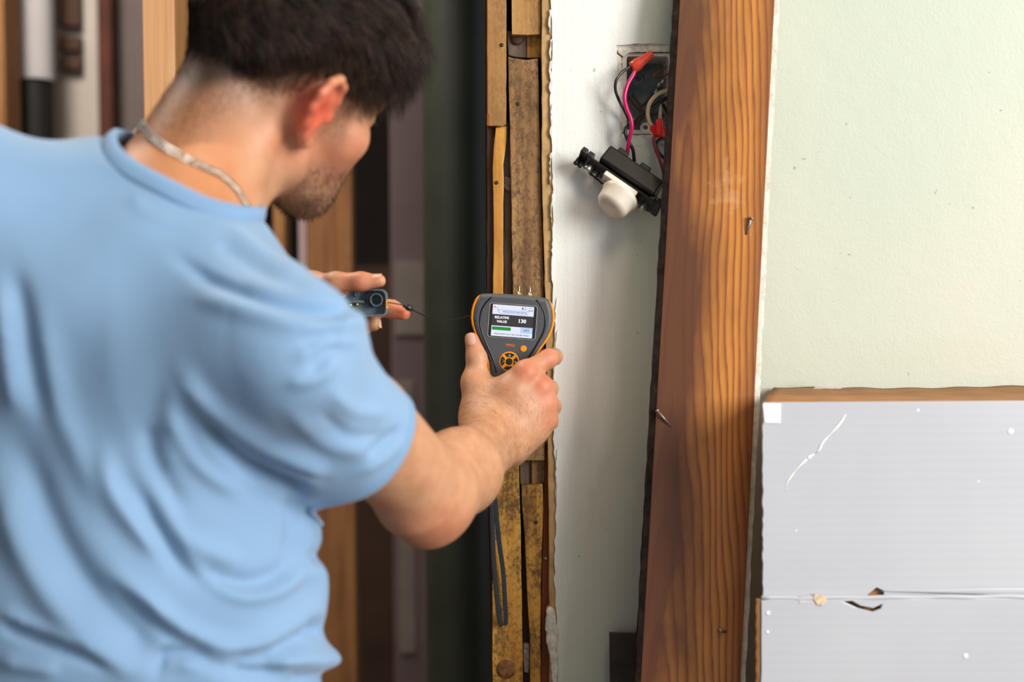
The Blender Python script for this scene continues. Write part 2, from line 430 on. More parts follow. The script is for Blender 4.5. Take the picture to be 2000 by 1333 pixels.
def text_geo(body, size, c, ux, uy, depth=0.0003, align='CENTER', sx=1.0):
    cu = bpy.data.curves.new('t', 'FONT'); cu.body = body; cu.size = size; cu.align_x = align; cu.align_y = 'CENTER'; cu.extrude = 0; cu.resolution_u = 2
    o = bpy.data.objects.new('t', cu); COL.objects.link(o)
    dg = bpy.context.evaluated_depsgraph_get(); me = bpy.data.meshes.new_from_object(o.evaluated_get(dg))
    n = np.cross(ux, uy)
    V = [np.asarray(c)+v.co.x*sx*ux+v.co.y*uy+n*depth for v in me.vertices]; F = [tuple(p.vertices) for p in me.polygons]
    bpy.data.objects.remove(o); bpy.data.curves.remove(cu); bpy.data.meshes.remove(me)
    return V, F

# ------------------------------------------------------------------ implicit surfaces (for the person)
class SDF:
    def __init__(s): s.p = []
    def cone(s, a, b, r1, r2, k=0.01, op='u'):
        a, b = np.asarray(a, float), np.asarray(b, float)
        s.p.append(('c', (a, b, r1, r2), k, op, (a+b)/2, np.linalg.norm(b-a)/2+max(r1, r2))); return s
    def chain(s, pts, rs, k=0.01):
        for i in range(len(pts)-1): s.cone(pts[i], pts[i+1], rs[i], rs[i+1], k)
        return s
    def ell(s, c, r, R=np.eye(3), k=0.01, op='u'):
        s.p.append(('e', (np.asarray(c, float), np.asarray(r, float), np.asarray(R, float)), k, op, np.asarray(c, float), max(r))); return s
    @staticmethod
    def dist(kind, q, p):
        if kind == 'c':
            a, b, r1, r2 = q; ba = b-a; L = max(ba@ba, 1e-12)
            t = np.clip((p-a)@ba/L, 0, 1)
            return np.linalg.norm(p-a-t[..., None]*ba, axis=-1)-(r1+(r2-r1)*t)
        c, r, R = q; x = (p-c)@R.T
        k0 = np.linalg.norm(x/r, axis=-1); k1 = np.linalg.norm(x/(r*r), axis=-1)+1e-9
        return k0*(k0-1)/k1
    @staticmethod
    def comb(d, e, k, op):
        if op == 'u':
            h = np.maximum(k-np.abs(d-e), 0)/k; return np.minimum(d, e)-h*h*k*0.25
        e = -e; h = np.maximum(k-np.abs(d-e), 0)/k; return np.maximum(d, e)+h*h*k*0.25
    def ev(s, p):
        d = np.full(p.shape[:-1], 9.0)
        for kind, q, k, op, c, r in s.p: d = s.comb(d, s.dist(kind, q, p), k, op)
        return d
    def mesh(s, h, B=8):
        lo = np.min([c-r for *_, c, r in s.p], 0)-3*h; hi = np.max([c+r for *_, c, r in s.p], 0)+3*h
        bs = B*h; nb = np.ceil((hi-lo)/bs).astype(int)
        g = np.stack(np.meshgrid(*[np.arange(k) for k in nb], indexing='ij'), -1).reshape(-1, 3)
        cen = lo+(g+0.5)*bs
        act = g[np.abs(s.ev(cen)) < bs*1.35]
        cen = lo+(act+0.5)*bs; N = len(act)
        loc = np.stack(np.meshgrid(*[np.arange(B+1)]*3, indexing='ij'), -1).reshape(-1, 3)
        Vv = np.full((N, (B+1)**3), 9.0)
        br = bs*0.87; kmax = max(q[2] for q in s.p)
        for kind, q, k, op, c, r in s.p:
            msk = np.linalg.norm(cen-c, axis=1) < r+br+max(k, kmax)+2*h
            idx = np.nonzero(msk)[0]
            for i0 in range(0, len(idx), 400):
                ii = idx[i0:i0+400]
                pts = lo+(act[ii][:, None]*B+loc[None])*h
                Vv[ii] = s.comb(Vv[ii], s.dist(kind, q, pts), k, op)
        Vv = Vv.reshape(N, B+1, B+1, B+1)
        S = Vv < 0
        cn = np.stack([S[:, i:i+B, j:j+B, k:k+B] for i in (0, 1) for j in (0, 1) for k in (0, 1)], 0)
        mixed = cn.any(0) & ~cn.all(0)
        b, i, j, k = np.nonzero(mixed)
        gi = act[b]*B+np.stack([i, j, k], 1)
        D = nb*B+2
        key = (gi[:, 0]*D[1]+gi[:, 1])*D[2]+gi[:, 2]
        cv = np.stack([Vv[b, i+x, j+y, k+z] for x in (0, 1) for y in (0, 1) for z in (0, 1)], 1)
        cp = np.array([(x, y, z) for x in (0, 1) for y in (0, 1) for z in (0, 1)], float)
        acc = np.zeros((len(b), 3)); cnt = np.zeros(len(b))
        for a in range(8):
            for c2 in range(a+1, 8):
                if np.abs(cp[a]-cp[c2]).sum() == 1:
                    va, vb = cv[:, a], cv[:, c2]; m = (va < 0) != (vb < 0)
                    t = np.where(m, va/(va-vb+1e-15), 0)
                    acc += np.where(m[:, None], cp[a]+t[:, None]*(cp[c2]-cp[a]), 0); cnt += m
        verts = lo+(gi+acc/cnt[:, None])*h
        o = np.argsort(key); skey = key[o]
        def find(kk):
            p = np.clip(np.searchsorted(skey, kk), 0, len(skey)-1); return np.where(skey[p] == kk, o[p], -1)
        st = np.array([D[1]*D[2], D[2], 1]); F = []
        for ax in range(3):
            u, w = (ax+1) % 3, (ax+2) % 3
            e = [(0, 0, 0)]; nx = [0, 0, 0]; nx[ax] = 1
            s0 = cv[:, 0] < 0; s1 = cv[:, nx[0]*4+nx[1]*2+nx[2]] < 0
            m = s0 != s1; kk = key[m]
            q = np.stack([find(kk), find(kk-st[u]), find(kk-st[u]-st[w]), find(kk-st[w])], 1)
            fl = ~s0[m]; q[fl] = q[fl][:, ::-1]
            F.append(q[(q >= 0).all(1)])
        F = np.concatenate(F)
        # fair the net once
        nbs = np.zeros_like(verts); ct = np.zeros(len(verts))
        for a in range(4):
            np.add.at(nbs, F[:, a], verts[F[:, (a+1) % 4]]); np.add.at(ct, F[:, a], 1)
        verts = verts*0.5+0.5*nbs/np.maximum(ct, 1)[:, None]
        # orient outwards
        a, b2, c2 = verts[F[:, 0]], verts[F[:, 1]], verts[F[:, 2]]
        vol = np.einsum('ij,ij->i', a, np.cross(b2, c2)).sum()
        if vol < 0: F = F[:, ::-1]
        return verts, F
def normals(V, F):
    n = np.cross(V[F[:, 2]]-V[F[:, 0]], V[F[:, 3]]-V[F[:, 1]]); N = np.zeros_like(V)
    for a in range(4): np.add.at(N, F[:, a], n)
    return N/(np.linalg.norm(N, axis=1)[:, None]+1e-12)

# ================================================================== THE SETTING
YW = 1.505                                    # face of the plaster wall
ZT = 2.55
mk('floor', box(-3.2, 3.2, -1.4, 4.2, -0.08, 0.0), 'floor', kind='structure')
mk('ceiling', box(-3.2, 3.2, -1.4, 4.2, ZT, ZT+0.1), 'ceil', kind='structure')
mk('wall_back', box(-3.2, 3.2, 4.1, 4.2, 0, ZT), 'backwall', kind='structure')
mk('wall_left', box(-3.3, -3.2, -1.4, 4.2, 0, ZT), 'backwall', kind='structure')
# plaster wall with the ragged left edge and the square hole cut for the switch box
rag = []
r = random.Random(3)
yy = -420.0
while yy < 2200:
    base = 1075+(yy/1333)*12
    rag.append((base+r.uniform(-2, 2)+2*math.sin(yy*0.021), yy)); yy += r.uniform(9, 26)
xr = 3.2
ragw = [P(x, y, YW) for x, y in rag]
ragw = [p for p in ragw if 0.02 < p[2] < ZT-0.02]
hole_px = [(1204, 88), (1240, 85), (1290, 86), (1332, 88), (1334, 180), (1333, 268), (1275, 271), (1236, 268), (1212, 268), (1209, 180), (1206, 130)]
outer = [np.array([ragw[0][0], YW, ZT])]+ragw+[np.array([ragw[-1][0], YW, 0.0]), np.array([xr, YW, 0]), np.array([xr, YW, ZT])]
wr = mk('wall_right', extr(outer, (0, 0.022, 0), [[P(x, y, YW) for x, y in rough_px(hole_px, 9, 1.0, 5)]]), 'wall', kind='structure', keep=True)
# chipped plaster rim round the hole
for pts, sd in (([(1203, 87), (1332, 84), (1332, 101), (1262, 101), (1228, 103), (1218, 111), (1208, 103)], 1),
                ([(1204, 104), (1214, 112), (1216, 200), (1215, 264), (1208, 268), (1206, 180)], 2),
                ([(1212, 261), (1240, 264), (1332, 262), (1332, 272), (1280, 274), (1240, 270), (1214, 270)], 3)):
    mk('plaster_chip', slab(pts, YW+0.003, 0.014, 1.1, sd, 7), 'plaster', wr, bevel=0.0008)
# flakes of white paint along the stripped edge
flk = [(1066, 20, 10, 46), (1068, 78, 9, 40), (1067, 120, 11, 36), (1067, 160, 12, 22), (1070, 205, 8, 30), (1069, 236, 10, 34), (1068, 300, 8, 60),
       (1071, 380, 8, 70), (1072, 470, 7, 80), (1080, 585, 5, 60), (1080, 650, 6, 44), (1076, 705, 8, 60), (1078, 770, 8, 60), (1081, 880, 6, 60), (1082, 950, 6, 30)]
for i, (x, y, w_, h_) in enumerate(flk):
    mk('paint_flake', slab([(x+7, y), (x+w_*0.7+5, y-3), (x+w_, y+h_*0.3), (x+w_*0.8, y+h_), (x+w_*0.3+4, y+h_*0.9), (x+5, y+h_*0.5)], YW-0.0012, 0.004, 1.6, i, 6), 'whitepaint', wr)
mk('plaster_lump', slab([(1066, 1196), (1072, 1186), (1084, 1192), (1090, 1230), (1089, 1340), (1078, 1335), (1074, 1290), (1067, 1250)], YW-0.004, 0.02, 2.0, 4, 8), 'plaster', wr, bevel=0.003)

# stripped wall end: laths and planks over a dark post
jx0, jx1 = P(949, 666, 1.55)[0], P(1078, 666, 1.55)[0]
wj = mk('wall_end', box(jx0+0.004, jx1+0.01, 1.545, 1.66, 0, ZT), 'dark', kind='structure')
def plank(pts, Y, th, m, rough=0.5, seed=1, name='plank', bev=0.0009, label=None):
    return mk(name, slab(pts, Y, th, rough, seed, 22), m, wj, bevel=bev, label=label)
B0 = -300; B1 = 1900
plank([(945, B0), (953, B0), (955, 250), (951, 560), (962, 1000), (964, 1400), (962, 1400), (953, 1000), (949, 560), (946, 200)], 1.533, 0.02, 'brown', 0.6, 2, 'lath')
plank([(951, B0), (988, B0), (989, 100), (988.5, 244), (980, 247), (966, 246), (952, 246), (951, 100)], 1.514, 0.02, 'plank_tan', 0.5, 3)
plank([(951, 222), (956, 221), (956, 246), (951, 246)], 1.5125, 0.004, 'redbrown', 0.3, 4, 'wood_splinter')
plank([(951, 249), (966, 249), (964, 330), (965, 420), (962, 590), (960, 720), (972, 930), (953, 930), (951, 560), (952, 400)], 1.524, 0.02, 'brown', 0.8, 5, 'lath', label='dark brown weathered lath')
plank([(968, 249), (990, 246), (989, 275), (983, 322), (984, 350), (983, 420), (983, 590), (982, 900), (963, 900), (963, 590), (964, 420), (962, 330), (964, 290)], 1.518, 0.012, 'lath', 0.5, 6, 'lath', label='orange lath bending round a knot')
plank([(989, 235), (994, 238), (999, 345), (1000, 580), (1002, 740), (986, 740), (984, 580), (984, 360), (982, 322), (987, 280)], 1.526, 0.014, 'grey', 0.9, 7, 'lath', label='grey weathered lath')
plank([(986, 345), (998, 347), (997, 374), (991, 372), (985, 368)], 1.5215, 0.01, 'mortar', 1.2, 8, 'mortar_lump')
plank([(998, B0), (1055, B0), (1056, 40), (1055, 67), (1030, 68), (1000, 67)], 1.512, 0.02, 'plank_tan', 0.5, 9)
plank([(990, 60), (1029, 62), (1029, 113), (1010, 112), (993, 108)], 1.526, 0.016, 'grey', 0.8, 10)
plank([(1029, 66), (1056, 66), (1057, 113), (1029, 113)], 1.524, 0.016, 'plank_amber', 0.4, 11)
mk('knot', lathe(P(1010, 76, 1.5255), (0, -1, 0), [(0, 0.007), (0.002, 0.0065), (0.003, 0.004)], 14), 'brown', wj, smooth=True)
plank([(992, 110), (1000, 113), (1030, 117), (1051, 114), (1053, 200), (1056, 340), (1060, 480), (1063, 590), (1064, 900), (1004, 900), (1002, 590), (999, 430), (995, 230)], 1.513, 0.022, 'plank_spot', 0.6, 12)
plank([(1056, B0), (1064, B0), (1064, 330), (1068, 600), (1076, 1000), (1078, 1500), (1056, 1500), (1058, 900), (1062, 560), (1057, 330)], 1.535, 0.012, 'brown', 0.3, 13, 'lath')
plank([(1057, B0), (1092, B0), (1094, 330), (1098, 600), (1101, 880), (1102, 1200), (1106, 1900), (1074, 1900), (1072, 1000), (1065, 600), (1058, 330)], 1.5075, 0.03, 'tan', 0.7, 14, 'plaster_edge', label='tan plaster edge strip')
plank([(1064, 850), (1074, 850), (1074, 1200), (1076, 1900), (1056, 1900), (1057, 1200), (1062, 960)], 1.524, 0.02, 'redbrown', 0.6, 15, 'board_strip')
plank([(940, 880), (1013, 880), (1016, 1000), (1019, 1150), (1021, 1280), (1023, B1), (963, B1), (962, 1250), (962, 1000)], 1.514, 0.022, 'plank_amber', 0.6, 16, label='black-speckled amber plank with a round knot')
plank([(1014, 880), (1037, 880), (1037, 946), (1016, 947)], 1.526, 0.014, 'grey', 0.5, 17, 'lath')
plank([(1038, 840), (1064, 840), (1064, 946), (1038, 946)], 1.522, 0.016, 'plank_spot', 0.4, 18)
plank([(1018, 949), (1060, 946), (1061, 1000), (1058, 1090), (1056, 1200), (1055, B1), (1034, B1), (1035, 1260), (1030, 1170), (1025, 1050), (1019, 985)], 1.514, 0.02, 'plank_amber', 0.6, 19)
plank([(1018, 980), (1026, 990), (1034, 1180), (1037, 1260), (1036, B1), (1020, B1), (1021, 1260)], 1.532, 0.012, 'brown', 0.5, 20, 'lath')
plank([(1022, 1259), (1034, 1258), (1035, 1300), (1032, 1316), (1024, 1314)], 1.519, 0.01, 'mortar', 1.3, 21, 'mortar_lump')
mk('knot', lathe(P(988, 1308, 1.5142), (0, -1, 0), [(0, 0.0105), (0.0007, 0.0102), (0.0012, 0.006)], 18), simple('knot_brown', '7a4c20', 0.7, var=0.5, scale=180), wj, smooth=True)
for x, y, Y in ((980, 88, 1.5138), (1012, 203, 1.5128), (970, 357, 1.5178), (1047, 1021, 1.5138)):
    mk('nail_head', lathe(P(x, y, Y), (0, -1, 0), [(0, 0.0021), (0.0005, 0.0021), (0.0008, 0.0013)], 12), 'nailrust', wj, smooth=True)
mk('paint_drip', lathe(P(1066, 1091, 1.5238), (0, -1, 0), [(0, 0.0016), (0.0014, 0.0014), (0.002, 0.0004)], 10), 'whitepaint', wj, smooth=True)

# ------------------------------------------------------------------ beyond the opening
def post(name, x0, x1, Y, depth, m, label, cat, y0=None, y1=None, group=None, mats=None, kind=None):
    a, b = P(x0, 666, Y)[0], P(x1, 666, Y)[0]
    z1 = ZT if y0 is None else P(x0, y0, Y)[2]; z0 = 0 if y1 is None else P(x0, y1, Y)[2]
    return mk(name, box(a, b, Y, Y+depth, z0, z1), m, bevel=0.002, label=label, cat=cat, group=group, kind=kind)
st = root('framing_stud', (P(312, 666, 1.73)[0], 1.77, 0), 'new pale pine stud standing behind the man\'s neck', 'stud')
xa, xb = P(284, 400, 1.73)[0], P(345, 400, 1.73)[0]
mk('front_face', box(xa, xb, 1.73, 1.7345, 0, ZT), 'pine', st, bevel=0.001)
mk('stud_body', box(xa, xb, 1.7347, 1.815, 0, ZT), 'pine_side', st, bevel=0.001)
post('framing_stud', 603, 690, 2.45, 0.05, 'pine_far', 'blurred brown stud rising between the shirt and the mauve post', 'stud')
post('framing_stud', 536, 559, 2.5, 0.06, 'pine_side', 'narrow tan stud seen under the chin', 'stud')
post('timber_strip', 585, 602, 2.47, 0.04, 'mauve', 'thin mauve strip against the edge of the brown stud', 'strip')
p = root('drain_pipe', (P(893, 666, 2.15)[0], 2.15, 0), 'thick dark green drain pipe beside the stripped wall end', 'pipe')
c = np.array(p.location); rp = (P(958, 666, 2.15)[0]-P(828, 666, 2.15)[0])/2
mk('pipe_wall', lathe(c, (0, 0, 1), [(0, rp), (ZT, rp)], 40), 'pipe', p, smooth=False)
for z in (0.06, 2.42): mk('pipe_collar', lathe(c+(0, 0, z), (0, 0, 1), [(0, rp+0.004), (0.012, rp+0.012), (0.05, rp+0.012), (0.062, rp+0.004)], 40), 'pipe', p)
p = post('mauve_post', 764, 840, 2.75, 0.09, 'mauve', 'mauve painted post behind the drain pipe', 'post')
for y0, y1, x0, x1 in ((512, 655, 772, 836), (745, 1275, 776, 806)):
    a, b = P(x0, 666, 2.748)[0], P(x1, 666, 2.748)[0]
    mk('plaster_patch', box(a, b, 2.742, 2.752, P(x0, y1, 2.748)[2], P(x0, y0, 2.748)[2]), 'greyplaster', p, bevel=0.002)
post('brown_panel', 690, 772, 3.1, 0.05, 'brownpanel', 'dark brown panel between stud and mauve post', 'panel', y0=520)
post('red_brown_post', 200, 226, 3.0, 0.06, 'postred', 'dark reddish brown post beside the white panel', 'post')
post('painted_sheet', 227, 300, 3.07, 0.03, 'sheetgrey', 'grey panel behind the pale pine stud', 'panel')
post('white_panel', 112, 200, 3.02, 0.04, 'offwhite', 'off-white panel with a stack of brown laths on it', 'panel')
po = bpy.data.objects['white_panel']
for y0, y1 in ((-80, -30), (-20, 52), (72, 100), (112, 136)):
    a, b = P(117, 66, 3.0)[0], P(158, 66, 3.0)[0]
    mk('brown_lath', box(a, b, 2.995, 3.021, P(117, y1, 3.0)[2], P(117, y0, 3.0)[2]), 'brown', po, bevel=0.002)
p = root('vent_pipe', (P(74, 666, 2.9)[0], 2.9, 0), 'white plastic pipe with a black coupling above the left shoulder', 'pipe')
c = np.array(p.location); rp = (P(114, 666, 2.9)[0]-P(34, 666, 2.9)[0])/2; zc = P(74, 157, 2.9)[2]; zb = P(74, 300, 2.9)[2]
mk('pipe_wall', lathe(c, (0, 0, 1), [(zc, rp), (ZT, rp)], 36), 'whitepipe', p)
mk('coupling', lathe(c, (0, 0, 1), [(zb, rp*0.8), (zb+0.01, rp*0.86), (zc-0.004, rp*0.86), (zc, rp*0.8)], 36), 'blackrubber', p)
mk('lower_pipe', lathe(c, (0, 0, 1), [(0, rp*0.7), (zb, rp*0.7)], 30), 'greyplaster', p)
post('framing_stud', -90, 18, 2.72, 0.09, 'pine_far', 'orange brown stud left of the white pipe', 'stud')

# ------------------------------------------------------------------ leaning casing board
tl, bl, tr, br_ = P(1320, 0, 1.462), P(1241, 1333, 1.372), P(1512, 0, 1.462), P(1447, 1333, 1.372)
ctop, cbot = (tl+tr)/2, (bl+br_)/2
ax = unit(ctop-cbot); ux = unit((tr-tl)+(br_-bl)); ux = unit(ux-ax*(ux@ax)); nb_ = np.cross(ux, ax)   # nb_ points away from camera (+Y)
if nb_[1] < 0: nb_ = -nb_
wid = (np.linalg.norm(tr-tl)+np.linalg.norm(br_-bl))/4
t0 = -(cbot[2])/ax[2]
base = cbot+ax*t0
th = 0.018; t1 = (YW-0.002-th/abs(nb_[1])-base[1])/ax[1]
bo = bpy.data.objects.new('leaning_board', None); COL.objects.link(bo); bo.location = base
setp(bo, 'stained wooden casing board leaning against the wall over the open switch box', 'board')
Rm = Matrix((ux, -nb_ if False else nb_, ax)).transposed()
def boardpart(name, x0, x1, d0, d1, m, z0=0.0, z1=None, wob=0.0, seed=0, parent=bo, bev=0.0008):
    z1 = t1 if z1 is None else z1; r = random.Random(seed); n = 120 if wob else 1; V = []
    for i in range(n+1):
        z = z0+(z1-z0)*i/n
        for x, d in ((x0, d0), (x1, d0), (x1, d1), (x0, d1)):
            V.append((x+(r.uniform(-wob, wob)), d, z))
    F = [(3, 2, 1, 0), tuple(n*4+k for k in range(4))]
    for i in range(n):
        for k in range(4): F.append((i*4+k, i*4+(k+1) % 4, i*4+4+(k+1) % 4, i*4+4+k))
    me = bpy.data.meshes.new(name); zc = 1.03-0
    me.from_pydata([(v[0], v[1], v[2]-zc) for v in V], [], F); me.materials.append(MAT[m])
    bmm = bmesh.new(); bmm.from_mesh(me); bmesh.ops.recalc_face_normals(bmm, faces=bmm.faces); bmm.to_mesh(me); bmm.free()
    o = bpy.data.objects.new(name, me); COL.objects.link(o); o.parent = parent
    o.matrix_local = Rm.to_4x4() @ Matrix.Translation((0, 0, zc))
    if bev and not wob:
        b = o.modifiers.new('bevel', 'BEVEL'); b.width = bev; b.segments = 2
    return o
boardpart('wood_face', -wid+0.0045, wid, 0.0, th*0.72, 'board')
boardpart('dark_edge', -wid-0.001, -wid+0.0046, 0.0008, th*0.8, 'boardedge', wob=0.0006, seed=2)
boardpart('painted_edge', wid-0.004, wid+0.0055, 0.004, th, 'edgepaint', wob=0.0008, seed=3)
boardpart('painted_front', -wid+0.001, wid-0.003, th*0.72, th, 'whitepaint')
def bpt(x, y, off=0.0):
    """point on the board face under photo pixel"""
    d = P(x, y, 1.0)-CAM; n = nb_; t = ((base-CAM)@n)/(d@n); return CAM+d*t-n*off
for a, b, rr in (((1466, 428), (1457, 458), 0.0016), ((1283, 803), (1311, 835), 0.0012), ((1405, 1232), (1418, 1235), 0.0014)):
    A, Bq = bpt(*a, 0.004), bpt(*b, -0.001)
    mk('bent_nail', [tube([A, (A*0.6+Bq*0.4)-nb_*0.001, Bq], rr, 8), lathe(A, A-Bq, [(-0.0004, rr*1.7), (0.0008, rr*1.7)], 10)], 'nail', bo, smooth=True)

# ------------------------------------------------------------------ carton
ztop = P(1490, 788, 1.30)[2]; XL = P(1490, 788, 1.30)[0]; zf = P(1490, 1168, 1.30)[2]; XR = XL+0.52
cb = root('carton', (0.47, 1.4, 0), 'tall glossy white carton with brown cardboard top standing against the wall', 'box')
bl2 = np.array([P(1511, 758, YW-0.005)[0], YW-0.005])
def warp(V, a=0.0): return V
tp = [(XL, 1.30), (XR, 1.30), (XR+0.03, YW-0.005), tuple(bl2)]
mk('carton_body', extr([(x, y, 0.0) for x, y in [(XL+0.003, 1.304), (XR-0.003, 1.304), tp[2], tp[3]]], (0, 0, ztop-0.004)), 'carton', cb)
topV, topF = [], []
nx, ny = 60, 8
for j in range(ny+1):
    for i in range(nx+1):
        u, v = i/nx, j/ny
        p0 = np.array(tp[0])*(1-u)+np.array(tp[1])*u; p1 = np.array(tp[3])*(1-u)+np.array(tp[2])*u; q = p0*(1-v)+p1*v
        z = ztop+v*0.0006*math.sin(u*61+v*3)+0.0008*v*math.sin(u*13+1)+0.003*v*math.exp(-((u-0.7)/0.12)**2)
        topV.append((q[0], q[1], z))
for j in range(ny):
    for i in range(nx): a = j*(nx+1)+i; topF.append((a, a+1, a+nx+2, a+nx+1))
o = mk('top_flap', (topV, topF), 'carton', cb, smooth=True); sm = o.modifiers.new('thick', 'SOLIDIFY'); sm.thickness = 0.004; sm.offset = -1
def panel(name, z0, z1, y, mm, xl, xr=None, holes=(), seed=1):
    xr = XR if xr is None else xr; r = random.Random(seed); n = 40
    L = [(xl+r.uniform(-0.0006, 0.0006), y, z0+(z1-z0)*i/n) for i in range(n+1)]
    return mk(name, extr([(xr, y, z0)]+L+[(xr, y, z1)], (0, 0.004, 0), holes), mm, cb, bevel=0.0008)
def hp(pts, y): return [P(a, b, y) for a, b in pts]
panel('upper_panel', zf, ztop+0.0006, 1.299, 'carton_white', XL, holes=[hp([(1691, 1172.5-6), (1697, 1160), (1712, 1148), (1726, 1154), (1727, 1163.5), (1712, 1164.5)], 1.299)])
panel('lower_panel', 0.0, zf-0.0012, 1.2955, 'carton_white', P(1486, 1200, 1.2955)[0], holes=[hp([(1648, 1176), (1664, 1175), (1680, 1184), (1706, 1189), (1723, 1181), (1720, 1190), (1704, 1196), (1676, 1189)], 1.2955)], seed=2)
mk('crease_fold', tube([(P(1488, 1168, 1.296)[0]+0.46*i/50, 1.2968+0.0004*math.sin(i*0.9), zf+0.0004*math.sin(i*1.1)) for i in range(51)], 0.0024, 8, flat_ax=(0, 0, 1), ratio=0.7), 'carton_white', cb, smooth=True)
mk('crease_fold', tube([(P(1720, 1150, 1.297)[0]+0.34*i/40, 1.2972, P(1730, 1155, 1.297)[2]-0.00006*i) for i in range(41)], [0.0002+0.0034*min(1, i/12) for i in range(41)], 8, flat_ax=(0, 0, 1), ratio=0.3), 'carton_white', cb, smooth=True)
mk('corrugated_edge', tube([(P(1485, 1200, 1.297)[0]-0.0016+0.0005*math.sin(i*1.9), 1.2990, zf-0.001-(zf-0.002)*i/160) for i in range(161)], 0.0024, 6), 'carton', cb)
mk('sticker', slab([(1490, 789), (1525, 789.5), (1524, 827), (1494, 826)], 1.2982, 0.0008), 'sticker', cb)
mk('torn_flap', slab([(1588, 1170), (1593, 1161), (1612, 1166), (1616, 1176), (1606, 1184), (1596, 1182)], 1.2945, 0.002, 1.2, 3, 5), simple('torn_paper', 'd9c3a3', 0.9, var=0.25, scale=250), cb)
mk('torn_flap', slab([(1560, 1166), (1586, 1164), (1588, 1180), (1562, 1180)], 1.2952, 0.001, 0.8, 4, 6), simple('scuffed_paper', 'c2c0c2', 0.9, var=0.1, scale=250), cb)
scr = [(1652, 810), (1640, 828), (1622, 848), (1606, 866), (1598, 882), (1580, 894), (1560, 912), (1546, 930), (1537, 944), (1535, 962)]
mk('scratch_crease', tube(catmull([P(x, y, 1.2988) for x, y in scr], 4), [0.0009*(0.35+abs(math.sin(i*0.37)))*min(1, 0.3+(36-i)/18) for i in range(4*9+1)], 6, flat_ax=(0.8, 0, 0.6), ratio=0.5), 'sticker', cb, smooth=True)
for x, y, a in ((1974, 843, 7), (1886, 1282, 6), (1500, 1198, 5), (1499, 1235, 4)):
    mk('scuff', lathe(P(x, y, 1.2952 if y > 1170 else 1.2987), (0, -1, 0), [(0, a*0.0004), (0.0004, a*0.0003)], 9), 'sticker', cb)
tz = P(1620, 750, YW-0.02)
tg = []
for i, (x, y) in enumerate(((1590, 756), (1612, 757), (1616, 744), (1640, 742), (1632, 757), (1655, 755))): tg.append((x, y))
mk('tape_scrap', slab([(1588, 760), (1600, 750), (1612, 754), (1616, 743), (1638, 743), (1634, 752), (1656, 754), (1640, 760)], 1.47, 0.0006, 1.0, 2, 8), 'tape', cb, label='crumpled scrap of clear tape')

hb_a = P(1190, 1236, 1.485); hb_b = P(1330, 1236, 1.485)
V, F = [], []
mk('hardboard_sheet', extr([(hb_a[0], 1.482, hb_a[2]), (hb_b[0], 1.482, hb_a[2]-0.001), (hb_b[0], 1.41, 0), (hb_a[0]+0.001, 1.41, 0)], (0, 0.006, 0)), 'hardboard',
   label='dark brown hardboard sheet leaning behind the casing board', cat='sheet')

# ------------------------------------------------------------------ switch box, wires and the dimmer
YB = YW+0.006
eb = root('electrical_box', P(1264, 262, YW+0.03), 'metal switch box sunk in the wall with loose wires', 'switch box')
def rrect(x0, y0, x1, y1, r, Y, n=5):
    out = []
    for cx, cy, a0 in ((x1-r, y0+r, -90), (x1-r, y1-r, 0), (x0+r, y1-r, 90), (x0+r, y0+r, 180)):
        for i in range(n+1):
            a = math.radians(a0+90*i/n); out.append(P(cx+r*math.cos(a), cy+r*math.sin(a), Y))
    return out
mk('rim', extr(rrect(1215, 104, 1313, 262, 9, YB), (0, 0.05, 0), [rrect(1224, 110, 1305, 254, 5, YB)]), 'boxrim', eb, bevel=0.0007)
bk = rrect(1212, 100, 1318, 268, 5, YB+0.05)
mk('back_plate', extr(bk, (0, 0.002, 0)), 'steel', eb)
mk('knockout', lathe(P(1247, 154, YB+0.0495), (0, -1, 0), [(0, 0.0075), (0.0006, 0.0075), (0.0007, 0.006), (0.0002, 0.0055), (0.0002, 0.003)], 20), 'steel', eb)
mk('knockout_hole', lathe(P(1247, 154, YB+0.049), (0, -1, 0), [(0, 0.003), (0.0004, 0.003)], 16), 'groove', eb)
mk('screw_tab', extr([P(1261+11*math.cos(a), 250+11*math.sin(a), YB-0.001) for a in np.linspace(0, 2*math.pi, 18)[:-1]], (0, 0.002, 0),
   [[P(1261+4.5*math.cos(a), 249+4.5*math.sin(a), YB-0.001) for a in np.linspace(0, 2*math.pi, 14)[:-1]]]), 'boxrim', eb, bevel=0.0004)
def wire(pts, r, m, label):
    return mk('wire', tube(catmull([P(*q) for q in pts], 8), r, 10), m, eb, smooth=True, label=label)
f = YW
wire([(1234, 130, f-0.018), (1216, 140, f-0.020), (1204, 156, f-0.022), (1202, 175, f-0.020), (1209, 196, f-0.016), (1219, 215, f-0.012), (1228, 234, f-0.004), (1234, 248, f+0.03)], 0.0016, 'w_black', 'black wire looping out of the box')
wire([(1242, 128, f-0.016), (1238, 144, f-0.020), (1226, 165, f-0.022), (1220, 190, f-0.024), (1224, 212, f-0.026), (1232, 232, f-0.027), (1234, 250, f-0.026), (1229, 272, f-0.022), (1225, 300, f-0.015)], 0.0021, 'w_mag', 'glossy magenta wire')
wire([(1316, 184, f+0.02), (1300, 193, f+0.01), (1272, 211, f-0.004), (1248, 226, f-0.014), (1228, 242, f-0.020), (1221, 256, f-0.021), (1226, 274, f-0.020), (1236, 292, f-0.018), (1239, 316, f-0.014)], 0.0019, 'w_black', 'black wire running down to the dimmer')
wire([(1314, 176, f+0.01), (1300, 177, f+0.002), (1282, 186, f-0.008), (1269, 202, f-0.012), (1265, 222, f-0.012), (1269, 240, f-0.013), (1278, 252, f-0.014)], 0.0022, 'w_beige', 'beige wire')
